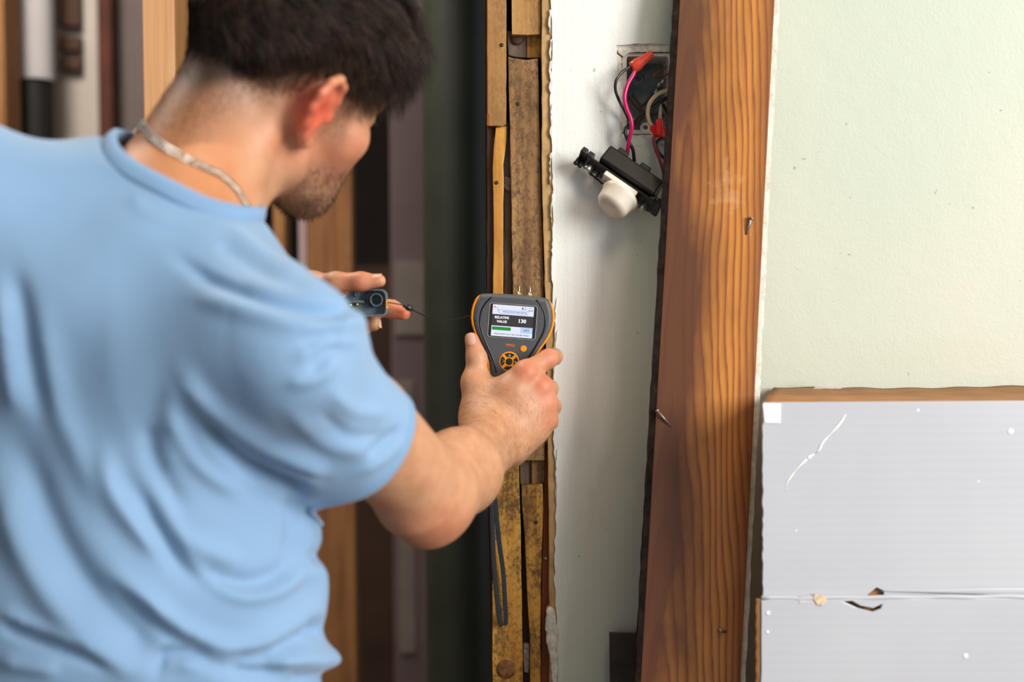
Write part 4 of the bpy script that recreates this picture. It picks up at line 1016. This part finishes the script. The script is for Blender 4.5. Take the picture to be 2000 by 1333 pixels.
# sculpted folds: each is a ridge (+) or valley (-) laid over the cloth
FOLDS = [
 ([(28, 866), (85, 994), (157, 1127), (247, 1222), (304, 1270)], 34, -9), ([(0, 947), (38, 1061), (109, 1184), (214, 1284), (309, 1322)], 30, 7),
 ([(199, 870), (223, 966), (266, 1032), (320, 1090)], 20, 6), ([(237, 923), (285, 994), (332, 1070), (380, 1118), (475, 1142), (537, 1127), (585, 1075)], 20, -8),
 ([(304, 966), (342, 1042), (408, 1080), (470, 1095)], 20, 5), ([(342, 1065), (404, 1130), (475, 1164), (546, 1151), (606, 1105)], 15, 7),
 ([(218, 1118), (285, 1172), (351, 1227), (427, 1262), (499, 1262), (615, 1205)], 17, 8), ([(225, 1150), (300, 1215), (360, 1255), (420, 1280)], 16, -6),
 ([(440, 1285), (500, 1282), (560, 1262), (612, 1228)], 13, -7), ([(304, 1320), (323, 1282), (380, 1286), (451, 1308), (513, 1317), (625, 1286)], 11, -9),
 ([(345, 1300), (400, 1292), (470, 1316)], 10, 5), ([(520, 1296), (600, 1290), (650, 1283)], 22, 14), ([(560, 1325), (640, 1312)], 10, -6),
 ([(389, 819), (451, 885), (513, 928), (570, 956), (602, 968)], 12, -12), ([(351, 724), (404, 795), (499, 860), (594, 912), (641, 930)], 20, 6),
 ([(450, 850), (540, 905), (640, 945)], 8, -3), ([(717, 888), (750, 866), (783, 838)], 8, -5), ([(700, 925), (760, 890), (790, 860)], 8, 3),
 ([(587, 680), (632, 654), (668, 648)], 9, -5), ([(600, 730), (640, 690), (664, 672)], 9, -4), ([(575, 700), (625, 672), (700, 668)], 9, 4), ([(560, 750), (620, 735), (660, 700)], 12, 4),
 ([(344, 503), (405, 544), (486, 576), (567, 597), (648, 611), (690, 604)], 13, -8), ([(380, 580), (470, 606), (560, 630), (650, 640), (730, 612)], 18, 5),
 ([(250, 380), (300, 420), (400, 450)], 14, 2), ([(420, 470), (470, 500), (540, 540), (610, 560)], 14, -3), ([(440, 440), (520, 500), (600, 530)], 12, 3),
 ([(24, 520), (45, 625), (62, 720), (90, 820)], 22, -6), ([(0, 560), (14, 680), (30, 800)], 18, 5), ([(75, 600), (100, 740), (150, 880), (210, 1000)], 26, 4),
 ([(0, 1217), (47, 1241), (142, 1275), (220, 1310)], 11, -7), ([(0, 1195), (60, 1222), (150, 1256)], 12, 4), ([(0, 1290), (120, 1310)], 14, 5),
 ([(350, 740), (330, 830), (345, 930)], 24, 3), ([(290, 830), (300, 900), (360, 1000)], 18, -4), ([(330, 800), (380, 900), (470, 970)], 16, 4),
 ([(560, 970), (575, 1030), (560, 1085)], 16, -6), ([(600, 975), (612, 1030), (606, 1085)], 14, 4), ([(610, 1100), (626, 1160), (612, 1215)], 20, 6), ([(600, 1088), (622, 1082)], 10, -6), ([(600, 1228), (625, 1232)], 12, -8),
 ([(640, 760), (690, 800), (760, 810)], 14, 3), ([(620, 800), (680, 850), (760, 850)], 12, -3), ([(560, 800), (640, 870), (720, 880)], 16, 3),
]
spx = proj(sv); near = sst(-sn[:, 1], -0.35, 0.1)
disp = np.zeros(len(sv))
for pts, w_, amp in FOLDS:
    Q = np.array(catmull([np.array(q, float) for q in pts], 6)); best = np.full(len(sv), 1e9); tb = np.zeros(len(sv))
    cand = np.nonzero((spx[:, 0] > Q[:, 0].min()-4*w_) & (spx[:, 0] < Q[:, 0].max()+4*w_) & (spx[:, 1] > Q[:, 1].min()-4*w_) & (spx[:, 1] < Q[:, 1].max()+4*w_) & (near > 0))[0]
    pc = spx[cand]; bd = np.full(len(cand), 1e9); bt = np.zeros(len(cand)); n_ = len(Q)-1
    for i in range(n_):
        a, b = Q[i], Q[i+1]; ba = b-a; t = np.clip(((pc-a)@ba)/(ba@ba+1e-9), 0, 1); d_ = np.linalg.norm(pc-a-t[:, None]*ba, axis=1)
        m_ = d_ < bd; bd[m_] = d_[m_]; bt[m_] = (i+t[m_])/n_
    tap = np.clip(np.minimum(bt, 1-bt)*5+0.15, 0, 1)
    disp[cand] += amp*1e-3*np.exp(-(bd/w_)**2)*tap
ph = sv@np.array([23.0, 31.0, 17.0])
disp += 0.0012*np.sin(sv@np.array([40, 10, 55.0])+1.5*np.sin(ph))*near+0.0010*np.sin(sv@np.array([-30, 25, 70.0])+np.sin(ph*1.3))
# shirts also fold on the sides nobody sees from here
disp += (1-near)*0.004*np.sin(sv[:, 2]*60+4*np.sin(sv[:, 0]*20))
sv = sv+sn*(disp*(near*1.0+(1-near)*1.0))[:, None]
# cut sleeves, hem and neck open
bm = bmesh.new(); bvs = [bm.verts.new(v) for v in sv]
for q in sf: bm.faces.new([bvs[i] for i in q])
bm.verts.ensure_lookup_table()
def cut(co, no, sel):
    bm.verts.ensure_lookup_table(); m_ = sel(np.array([v.co[:] for v in bm.verts]))
    vs = [bm.verts[i] for i in np.nonzero(m_)[0]]; s_ = set(vs)
    fs = [f_ for f_ in bm.faces if all(v in s_ for v in f_.verts)]; es = {e for f_ in fs for e in f_.edges}
    bmesh.ops.bisect_plane(bm, geom=vs+list(es)+fs, plane_co=Vector(co), plane_no=Vector(no), clear_outer=True, dist=1e-5)
def trunk(p): return np.min([SDF.dist('e', q[1], p) for q in S.p if q[0] == 'e'], 0)
def sleeve(p, a, b, r): return SDF.dist('c', (a, b, r, r), p)
shdir = unit(SE-SR)
HEMC = SE+shdir*0.004
hem_n = unit(shdir+np.array([0.10, 0.0, 0.05]))
cut(HEMC, hem_n, lambda p: ((p-SR)@shdir > 0.05) & (sleeve(p, SR, SE+(SE-SR)*0.6, 0.053) < np.minimum(trunk(p), 0.03)))
shl = unit(SLE-SL); cut(SLE, shl, lambda p: ((p-SL)@shl > 0.07) & (sleeve(p, SL, SLE+(SLE-SL)*0.3, 0.062) < np.minimum(trunk(p), 0.03)))
cut((0, 0, 0.44), (0, 0, -1), lambda p: p[:, 2] < 0.6)
ccen = P(366, 344, 1.100); cn_ = unit(N1-N0); cn_ = unit(unit(cn_)*0.5+unit(P(414, 259, 1.10)-ccen)*0.5); RHO = 0.066
def gfield(p):
    q = p-ccen; h_ = q@cn_; rd = np.linalg.norm(q-h_[:, None]*cn_, axis=1)-RHO
    ha = 0.033+0.38*np.maximum(q@np.array([0.25, 0.97, 0]), 0)
    a, b = rd, -(h_+ha); k = 0.018; t = np.maximum(k-np.abs(a-b), 0)/k
    return np.maximum(a, b)+t*t*k*0.25
bm.verts.ensure_lookup_table(); allp = np.array([v.co[:] for v in bm.verts]); g0 = gfield(allp); nearc = np.linalg.norm(allp-ccen, axis=1) < 0.17
inn = [bm.verts[i] for i in np.nonzero((g0 < 0) & nearc)[0]]
bmesh.ops.delete(bm, geom=inn, context='VERTS')
bb = [v for v in bm.verts if v.is_boundary and (Vector(v.co)-Vector(ccen)).length < 0.17]
pb = np.array([v.co[:] for v in bb])
for _ in range(3):
    g1 = gfield(pb); gr = np.stack([(gfield(pb+np.eye(3)[i]*1e-4)-g1)/1e-4 for i in range(3)], 1)
    pb = pb-np.clip(g1, -0.006, 0.006)[:, None]*gr/(np.sum(gr*gr, 1)[:, None]+1e-6)
for v, p_ in zip(bb, pb): v.co = Vector(p_)
# drop loose bits, keep the largest island
bm.verts.ensure_lookup_table(); seen = set(); best = []
for v in bm.verts:
    if v in seen: continue
    stk = [v]; seen.add(v); isl = []
    while stk:
        a = stk.pop(); isl.append(a)
        for e in a.link_edges:
            b = e.other_vert(a)
            if b not in seen: seen.add(b); stk.append(b)
    if len(isl) > len(best): best = isl
keepv = set(best); bmesh.ops.delete(bm, geom=[v for v in bm.verts if v not in keepv], context='VERTS')
# boundary loops
def loops():
    be = [e for e in bm.edges if len(e.link_faces) == 1]; adj = {}
    for e in be:
        for v in e.verts: adj.setdefault(v, []).append(e.other_vert(v))
    out, used = [], set()
    for v0 in adj:
        if v0 in used: continue
        lp = [v0]; used.add(v0); cur = v0
        while True:
            nx_ = [u for u in adj[cur] if u not in used]
            if not nx_: break
            cur = nx_[0]; used.add(cur); lp.append(cur)
        out.append(np.array([v.co[:] for v in lp]))
    return [l for l in out if len(l) > 30]
LP = loops()
bm.verts.index_update(); tv = np.array([v.co[:] for v in bm.verts]); tf = [tuple(v.index for v in f_.verts) for f_ in bm.faces]; bm.free()
shirt = mk('t_shirt', (tv, tf), 'shirt', man, smooth=True, label='light blue crew-neck t-shirt')
so = shirt.modifiers.new('cloth', 'SOLIDIFY'); so.thickness = 0.0022; so.offset = -1
sb = shirt.modifiers.new('sub', 'SUBSURF'); sb.levels = 1; sb.render_levels = 1
def resample(lp, n):
    q = np.vstack([lp, lp[:1]]); s_ = np.r_[0, np.cumsum(np.linalg.norm(np.diff(q, axis=0), axis=1))]; t = np.linspace(0, s_[-1], n+1)[:-1]
    r_ = np.stack([np.interp(t, s_, q[:, i]) for i in range(3)], 1)
    for _ in range(6): r_ = (np.roll(r_, 1, 0)+2*r_+np.roll(r_, -1, 0))/4
    return r_
def band(lp, axis_in, h_, th_, pull=0.0, n=120):
    """flat ribbed band sewn to a boundary loop, standing along axis_in"""
    r_ = resample(lp, n); c_ = r_.mean(0); V, F = [], []; a = unit(axis_in)
    rad = r_-c_; rad = nrm(rad-(rad@a)[:, None]*a)
    prof = [(-0.5, 0.4), (-0.2, 1.0), (0.5, 1.1), (0.92, 0.9), (1.0, 0.0), (0.9, -0.8), (0.2, -0.9), (-0.5, -0.6)]
    for i in range(n):
        for (u, w_) in prof: V.append(r_[i]+a*(u*h_)+rad[i]*(w_*th_-pull*max(u, 0)))
    m_ = len(prof)
    for i in range(n):
        for k in range(m_): F.append((i*m_+k, i*m_+(k+1) % m_, ((i+1) % n)*m_+(k+1) % m_, ((i+1) % n)*m_+k))
    return V, F
for l in LP:
    c_ = l.mean(0)
    if np.linalg.norm(c_-ccen) < 0.06: mk('collar', band(l, cn_, 0.011, 0.0024, 0.004), 'rib', shirt, smooth=True)
    elif np.linalg.norm(c_-HEMC) < 0.1 or np.linalg.norm(c_-SLE) < 0.08: mk('sleeve_hem', band(l, hem_n if np.linalg.norm(c_-HEMC) < 0.1 else shl, 0.006, 0.0016, 0.0), 'rib', shirt, smooth=True)
# ---- jeans and boots
J = SDF()
J.ell(PEL+np.array([0, 0, 0.0]), (0.146, 0.102, 0.10), k=0.03)
for hip, kn, an in KN: J.cone(hip+np.array([0, 0, -0.03]), kn, 0.078, 0.060, 0.03); J.cone(kn, an, 0.061, 0.052, 0.02)
jv, jf = J.mesh(0.008); jv[:, 2] = np.maximum(jv[:, 2], 0.002)
mk('jeans', (jv, jf), 'jeans', man, smooth=True, label='dark blue jeans')
for hip, kn, an in KN:
    Q = SDF(); Q.cone(an+np.array([0, -0.01, 0.0]), an+np.array([0, -0.12, -0.008]), 0.048, 0.040, 0.02); Q.ell(an+np.array([0, -0.15, 0.0]), (0.042, 0.035, 0.05), k=0.02)
    qv, qf = Q.mesh(0.008); qv[:, 2] = np.maximum(qv[:, 2], 0.002); mk('boot', (qv, qf), 'sole', man, smooth=True)

# ------------------------------------------------------------------ silver chain
from mathutils.bvhtree import BVHTree
bvh = BVHTree.FromPolygons([Vector(v) for v in bv], [tuple(map(int, q)) for q in bf])
def chain_path():
    """the chain lies on the skin: follow it over the nape and the side of the neck"""
    pts = catmull([np.array(q, float) for q in ((281, 246), (300, 272), (340, 300), (390, 325), (430, 343), (458, 368), (474, 392), (486, 414), (494, 436))], 14); out = []
    for x, y in pts:
        d_ = Vector(unit(P(x, y, 1.0)-CAM)); hit = bvh.ray_cast(Vector(CAM), d_)[0]
        if hit is not None and hit.y < 1.25: out.append(np.array(hit))
    return out
nk = root('necklace', P(400, 345, 1.05), 'silver flat-link chain round the neck of the man', 'necklace')
cp_ = np.array(chain_path())
# settle every point just above the skin
back = []
for k in range(60):                                   # the rest of the loop, round the throat
    a = k/59; A_, Bq_ = cp_[-1], cp_[0]; mid_ = np.array([0.0, 0.10, -0.05])
    back.append(A_*(1-a)+Bq_*a+mid_*math.sin(math.pi*a))
loop = np.vstack([cp_, np.array(back)[1:-1]])
ds = np.r_[0, np.cumsum(np.linalg.norm(np.diff(np.vstack([loop, loop[:1]]), axis=0), axis=1))]
nl = int(ds[-1]/0.0033); tt_ = np.linspace(0, ds[-1], nl+1)[:-1]; lq = np.vstack([loop, loop[:1]])
cpts = np.stack([np.interp(tt_, ds, lq[:, i]) for i in range(3)], 1)
nrmv = []
for i in range(nl):
    co, no, _, _ = bvh.find_nearest(Vector(cpts[i])); cpts[i] = np.array(co)+np.array(no)*0.0018; nrmv.append(np.array(no))
for _ in range(2): cpts = (np.roll(cpts, 1, 0)+2*cpts+np.roll(cpts, -1, 0))/4
def link_geo():
    V, F = [], []; n, m_ = 14, 6
    for i in range(n):
        a = 2*math.pi*i/n
        for k in range(m_):
            b = 2*math.pi*k/m_; rr = 1+0.30*math.cos(b)
            V.append((0.0019*math.cos(a)*rr, 0.0024*math.sin(a)*rr, 0.0007*math.sin(b)))
    for i in range(n):
        for k in range(m_): F.append((i*m_+k, ((i+1) % n)*m_+k, ((i+1) % n)*m_+(k+1) % m_, i*m_+(k+1) % m_))
    return V, F
lv, lf = link_geo(); lme = bpy.data.meshes.new('link'); lme.from_pydata(lv, [], lf); lme.materials.append(MAT['silver']); lme.polygons.foreach_set('use_smooth', [True]*len(lf))
for i in range(nl):
    t_ = unit(cpts[(i+1) % nl]-cpts[i-1]); n_ = unit(nrmv[i]-t_*(nrmv[i]@t_)); s_ = np.cross(n_, t_)
    Rk = Matrix((t_, s_, n_)).transposed() @ Matrix.Rotation(math.radians(30+9*math.sin(i*2.3)), 3, 'Y') @ Matrix.Rotation(math.radians(14+12*math.sin(i*1.7)), 3, 'X')
    o = bpy.data.objects.new('link', lme); COL.objects.link(o); o.parent = nk
    o.matrix_local = Matrix.Translation(Vector(cpts[i])-nk.location) @ Rk.to_4x4()

# ------------------------------------------------------------------ moisture meter
YM = 1.462
M0 = P(1001, 628, YM); ta = math.radians(4.6)
mu, mv, mn = np.array([math.cos(ta), 0, -math.sin(ta)]), np.array([math.sin(ta), 0, math.cos(ta)]), np.array([0, -1.0, 0])
mt = root('moisture_meter', tuple(M0-mv*0.135), 'grey and orange moisture meter with a lit screen in the right hand', 'meter')
def mp_(u, v, n=0.0): return M0+mu*u*1e-3+mv*v*1e-3+mn*n*1e-3
def ml(x, y):
    d = P(x, y, YM)-M0; return d@mu*1e3, d@mv*1e3
hwv = [(26, 33.5), (23.5, 36.2), (20, 38.0), (14, 40.2), (7, 41.3), (0, 41.3), (-7, 39.8), (-14, 37.0), (-21, 33.2), (-28, 28.8), (-35, 24.8), (-43, 21.6), (-54, 19.6), (-70, 19.2), (-90, 19.6), (-115, 19.8), (-127, 18.5), (-133, 14), (-135.5, 8)]
vs_ = np.array([a for a, b in hwv])[::-1]; hs_ = np.array([b for a, b in hwv])[::-1]
def hw(v): return np.interp(v, vs_, hs_)
def outline(ins, n=70):
    vv = np.concatenate([np.linspace(26-ins, -120, n), np.linspace(-121, -135.5+ins, 14)])
    L = [(-(hw(min(26, v))-ins), v) for v in vv]; R_ = [(hw(min(26, v))-ins, v) for v in vv[::-1]]
    topn = [(u, 26-ins+1.6*(1-(u/34)**2)) for u in np.linspace(hw(26)-ins, -(hw(26)-ins), 14)[1:-1]]
    return L+R_+topn
lay = [(3.0, -27), (0.6, -25), (0.0, -20), (0.0, -5), (0.8, -2.2), (2.4, -0.6), (4.5, 0.0)]
V, F = [], []
for ins, n_ in lay:
    o_ = outline(ins); k_ = len(o_); V += [mp_(u, v, n_) for u, v in o_]
for i in range(len(lay)-1):
    for j in range(k_): F.append((i*k_+j, i*k_+(j+1) % k_, (i+1)*k_+(j+1) % k_, (i+1)*k_+j))
F.append(tuple(range(k_))[::-1]); F.append(tuple(range((len(lay)-1)*k_, len(lay)*k_)))
bm = bmesh.new(); q_ = [bm.verts.new(v) for v in V]
for f_ in F: bm.faces.new([q_[i] for i in f_])
bmesh.ops.recalc_face_normals(bm, faces=bm.faces); bmesh.ops.triangulate(bm, faces=[f_ for f_ in bm.faces if len(f_.verts) > 4])
bm.verts.index_update(); V = [v.co[:] for v in bm.verts]; F = [tuple(v.index for v in f_.verts) for f_ in bm.faces]; bm.free()
hs = mk('housing', (V, F), 'meter', mt, bevel=0)
for s in (-1, 1):
    V, F = [], []; vv = np.linspace(25.5, -62, 50); pr = [(-0.8, -2.6), (1.0, -2.4), (1.9, -4.5), (1.9, -18), (0.6, -20), (-0.8, -20)]
    for i, v in enumerate(vv):
        e_ = min(1, (i+0.5)/3, (len(vv)-i-0.5)/3)
        V += [mp_(s*(hw(v)+a*e_), v, n_) for a, n_ in pr]
    m_ = len(pr)
    for i in range(len(vv)-1):
        for k in range(m_): F.append((i*m_+k, i*m_+(k+1) % m_, (i+1)*m_+(k+1) % m_, (i+1)*m_+k))
    F += [tuple(range(m_)), tuple(range((len(vv)-1)*m_, len(vv)*m_))]
    mk('bumper', (V, F), 'orange', mt, smooth=True, label='orange rubber side bumper')
    g = [(370, 240), (300, 310), (250, 390), (230, 480), (228, 560), (240, 630), (275, 730), (320, 840), (370, 950), (402, 1050), (420, 1140)]
    gl = [ml(900+a/6.06, 540+b/6.06) for a, b in g]
    mk('groove', tube(catmull([mp_(-s*u, v, -0.4) for u, v in gl], 5), 0.0010, 8), 'groove', mt, smooth=True)
def rr_(cu, cv, w_, h_, r_, n_, k=5):
    out = []
    for sx, sy, a0 in ((1, 1, 0), (-1, 1, 90), (-1, -1, 180), (1, -1, 270)):
        for i in range(k+1):
            a = math.radians(a0+90*i/k); out.append(mp_(cu+sx*(w_/2-r_)+r_*math.cos(a), cv+sy*(h_/2-r_)+r_*math.sin(a), n_))
    return out
mk('bezel', extr(rr_(0, 0, 50, 35.5, 3, 0.5), mn*-0.0012, [rr_(0, 0, 48.4, 34.2, 2.5, 0.5)]), 'bezel', mt)
sc0 = mk('screen', extr(rr_(0, 0, 48.6, 34.4, 2.5, 0.35), mn*-0.001), 'glass', mt)
def rect(name, u0, v0, u1, v1, n_, m_, parent=sc0): return mk(name, extr([mp_(u0, v0, n_), mp_(u1, v0, n_), mp_(u1, v1, n_), mp_(u0, v1, n_)], mn*-0.00008), m_, parent)
rect('display', -21.2, -16.2, 21.2, 16.2, 0.48, 'lcd_white')
rect('reading_bar', -21.2, -5.6, 21.2, 6.2, 0.58, 'lcd_black')
rect('level_bar', -20.6, -10.0, -1.2, -6.6, 0.58, 'lcd_green'); rect('level_frame', -0.9, -10.2, 9.0, -6.4, 0.55, 'lcd_white'); rect('dry_field', 9.2, -11.2, 21.0, -6.2, 0.58, 'lcd_blue')
def txt(name, body, size, u, v, m_, n_=0.66, parent=sc0, align='CENTER', sx=1.0, bold=0):
    g_ = [text_geo(body, size*1e-3, mp_(u+dx, v, n_), mu, mv, 0, align, sx) for dx in ((0, bold) if bold else (0,))]
    if bold: g_[1] = ([np.asarray(p)+mn*0.00004 for p in g_[1][0]], g_[1][1])
    return mk(name, g_, m_, parent)
txt('lettering', 'RELATIVE', 3.5, -11.2, 3.0, 'lcd_text', bold=0.18); txt('lettering', 'VALUE', 3.5, -11.0, -1.2, 'lcd_text', bold=0.18)
txt('lettering', '130', 5.6, 9.6, 0.6, 'lcd_text', bold=0.3)
txt('lettering', 'PINLESS MOISTURE METER', 2.1, 1.6, 9.2, 'lcd_dark', bold=0.06); txt('lettering', 'DRY', 3.4, 15.0, -8.8, 'lcd_dark', bold=0.12)
txt('lettering', 'PRESS RIGHT FOR 2 SEC FOR REF MODE', 2.05, 0, -13.9, 'lcd_dark', sx=0.98, bold=0.06)
txt('lettering', '00:06', 2.2, 17.9, 11.9, 'lcd_dark', bold=0.06); txt('lettering', '07.41.00', 1.3, 17.9, 14.4, 'lcd_dark')
def frame(name, u0, v0, u1, v1, w_, m_, n_=0.62): return mk(name, extr([mp_(u0, v0, n_), mp_(u1, v0, n_), mp_(u1, v1, n_), mp_(u0, v1, n_)], mn*-0.00008, [[mp_(u0+w_, v0+w_, n_), mp_(u1-w_, v0+w_, n_), mp_(u1-w_, v1-w_, n_), mp_(u0+w_, v1-w_, n_)]]), m_, sc0)
frame('title_frame', -14.6, 7.4, 15.4, 11.0, 0.25, 'lcd_dark'); frame('battery_icon', 8.9, 12.6, 13.2, 14.8, 0.3, 'lcd_dark'); rect('battery_level', 8.9, 12.6, 10.0, 14.8, 0.64, 'lcd_dark')
rect('pointer_line', -16.0, 9.4, -15.7, 13.6, 0.62, 'lcd_dark'); rect('pointer_line', -16.0, 9.3, -14.6, 9.55, 0.62, 'lcd_dark')
mk('home_icon', extr([mp_(*q, 0.64) for q in ((-20.6, 12.2), (-19.6, 12.2), (-19.0, 13.0), (-18.4, 12.2), (-17.4, 12.2), (-17.6, 14.0), (-19.0, 15.2), (-20.4, 14.0))], mn*-0.00008), 'lcd_orange', sc0)
frame('dry_frame', 9.2, -11.2, 21.0, -6.2, 0.22, 'lcd_dark', 0.64)
txt('lettering', 'MMS2', 4.0, *ml(996.5, 675), 'print_orange', 0.4, mt, bold=0.15)
u_, v_ = ml(1022.3, 681.5); mk('power_button', lathe(mp_(u_, v_, -0.2), mn, [(0, 0.0034), (0.0007, 0.0034), (0.0011, 0.0028), (0.0011, 0.0002)], 24), 'orange', mt)
ku, kv = ml(994.5, 706.6)
kp = mk('keypad', lathe(mp_(ku, kv, -0.2), mn, [(0, 0.0103), (0.0005, 0.0103), (0.0008, 0.0098), (0.0008, 0.0002)], 40), 'orange', mt)
for q in range(4):
    a0 = math.radians(90*q-36); pts = [(8.9*math.cos(a0+math.radians(72)*i/8), 8.9*math.sin(a0+math.radians(72)*i/8)) for i in range(9)]
    b0 = math.radians(90*q-26); pts += [(5.0*math.cos(b0+math.radians(52)*i/6), 5.0*math.sin(b0+math.radians(52)*i/6)) for i in range(6, -1, -1)]
    mk('key', extr([mp_(ku+a, kv+b, 1.0) for a, b in pts], mn*-0.0004), 'glass', kp)
mk('key', lathe(mp_(ku, kv, 0.6), mn, [(0, 0.0034), (0.0005, 0.0034), (0.0007, 0.0028), (0.0007, 0.0001)], 24), 'glass', kp)
mk('arrow_mark', extr([mp_(ku-1.5, kv+5.7, 1.05), mp_(ku+1.5, kv+5.7, 1.05), mp_(ku, kv+8.0, 1.05)], mn*-0.00005), 'print_green', kp)
mk('arrow_mark', extr([mp_(ku+5.8, kv-1.5, 1.05), mp_(ku+8.0, kv, 1.05), mp_(ku+5.8, kv+1.5, 1.05)], mn*-0.00005), 'print_green', kp)
mk('arrow_mark', tube([mp_(ku-6.8+1.1*math.cos(a), kv+1.3*math.sin(a), 1.05) for a in np.linspace(-2.0, 2.0, 10)], 0.0002, 6), 'print_green', kp)
for x in (1013, 1034.5):
    u_, _ = ml(x, 580); b_ = mp_(u_, 26.2, -12)
    pn = mk('probe_pin', lathe(b_, mv, [(-0.002, 0.0022), (0.003, 0.0022), (0.0032, 0.0014), (0.006, 0.0011), (0.0095, 0.0007), (0.0115, 0.0001)], 12), 'screw', mt, smooth=True)
    mk('pin_collar', lathe(b_+mv*0.001, mv, [(0, 0.0030), (0.0015, 0.0032), (0.0025, 0.0028)], 6), 'brass', pn)
mk('sensor_pad', extr(rr_(0, 6, 46, 30, 4, -26.5), mn*-0.014), 'glass', mt)
# webbing wrist strap hanging below
b_ = mp_(-6, -133, -14)
st1 = catmull([b_, P(966, 900, 1.480), P(961, 965, 1.496), P(962, 1040, 1.498), P(965, 1110, 1.500), P(972, 1180, 1.503), P(977, 1215, 1.506), P(982, 1221, 1.5065), P(988, 1214, 1.506), P(986, 1170, 1.505), P(983, 1120, 1.505), P(975, 1060, 1.504), P(969, 1000, 1.501), P(966, 950, 1.496), P(970, 900, 1.484), mp_(-4, -133, -14)], 10)
mk('wrist_strap', tube(st1, 0.0026, 10, flat_ax=(1.0, 0.35, 0.0), ratio=0.28), 'strap', mt, smooth=False, label='black woven wrist strap loop')

# ------------------------------------------------------------------ protective cap on its cord
YC = 1.352
cpq = root('protective_cap', tuple(P(718, 616, YC+0.01)), 'open grey plastic cap of the meter held in the left hand', 'cap')
def cpt(x, y, Y=YC): return P(620+x/8.333, 520+y/8.333, Y)
oc = [(330, 560), (420, 512), (480, 470), (520, 415), (560, 392), (700, 384), (1030, 378), (1090, 400), (1125, 450), (1134, 560), (1130, 740), (1118, 790), (1085, 812), (880, 822), (700, 830), (330, 830)]
ic = [(375, 570), (440, 530), (500, 485), (538, 430), (570, 410), (700, 403), (1015, 398), (1070, 418), (1103, 465), (1110, 560), (1106, 725), (1095, 765), (1065, 785), (880, 794), (700, 800), (375, 800)]
mk('shell', extr([cpt(*q) for q in oc], (0, 0.014, 0), [[cpt(*q) for q in ic]]), 'cap', cpq, bevel=0.0006)
mk('base_plate', extr([cpt(*q, YC+0.0105) for q in oc], (0, 0.0035, 0)), 'cap', cpq)
c_ = cpt(960, 550, YC+0.001); R0 = 0.0061
tg_ = []
for rr2, h0 in ((R0, 0.0), (R0, 0.0095), (R0-0.0008, 0.0095), (R0-0.0008, 0.0)): tg_.append((h0, rr2))
mk('socket_tube', lathe(c_, (0, 1, 0), tg_+[tg_[0]], 32, closed=False), 'cap', cpq, smooth=False)
mk('socket_floor', lathe(cpt(960, 550, YC+0.0102), (0, -1, 0), [(0, R0), (0.0003, R0)], 24), 'groove', cpq)
mk('divider', extr([cpt(775, 470, YC+0.004), cpt(830, 420, YC+0.004), cpt(900, 410, YC+0.004), cpt(860, 480, YC+0.004), cpt(850, 600, YC+0.004), cpt(900, 680, YC+0.004), cpt(830, 640, YC+0.004), cpt(785, 580, YC+0.004)], (0, 0.006, 0)), 'capdark', cpq, bevel=0.0005)
mk('ledge', extr([cpt(375, 560, YC+0.006), cpt(780, 560, YC+0.006), cpt(780, 600, YC+0.006), cpt(375, 600, YC+0.006)], (0, 0.005, 0)), 'cap', cpq, bevel=0.0006)
mk('boss', lathe(cpt(645, 460, YC+0.0105), (0, -1, 0), [(0, 0.0024), (0.003, 0.0022), (0.003, 0.0012), (0.002, 0.001)], 14), 'cap', cpq)
for x, y, r_ in ((545, 632, 0.0017), (652, 625, 0.0015), (1058, 622, 0.0010)):
    mk('contact', lathe(cpt(x, y, YC+0.0105), (0, -1, 0), [(0, r_), (0.005, r_), (0.006, r_*0.6)], 12), 'brass', cpq, smooth=True, label='brass contact pin')
mk('orange_tab', extr([cpt(*q, YC-0.0008) for q in ((1112, 548), (1142, 548), (1142, 585), (1130, 600), (1130, 655), (1148, 660), (1140, 700), (1112, 698))], (0, 0.010, 0)), 'orange', cpq, bevel=0.0004)
cd = catmull([cpt(1135, 590, YC+0.004), cpt(1270, 612, YC+0.004), cpt(1400, 642, YC+0.005), cpt(1540, 710, YC+0.008), cpt(1800, 815, YC+0.025), P(880, 625, 1.42), mp_(-40, 4, -9)], 8)
mk('cord', tube(cd, [0.00055 if i < 32 else 0.00032 for i in range(len(cd))], 6), 'cord', cpq, smooth=True)
cd2 = catmull([cpt(1540, 712, YC+0.008), cpt(1660, 775, YC+0.015), cpt(1800, 832, YC+0.025)], 6)
mk('cord', tube(cd2, 0.00045, 6), 'cord', cpq, smooth=True)
A, Bq = cpt(1420, 650, YC+0.0045), cpt(1556, 712, YC+0.008); d = Bq-A; L = np.linalg.norm(d)
mk('bead', lathe(A, d, [(0, 0.0012), (L*0.2, 0.0026), (L*0.5, 0.0032), (L*0.8, 0.0025), (L, 0.0011)], 14), 'capdark', cpq, smooth=True)
mk('knot', lathe(cpt(1392, 640, YC+0.004), d, [(0, 0.0008), (0.001, 0.0018), (0.0025, 0.0018), (0.003, 0.0008)], 10), 'cord', cpq, smooth=True)
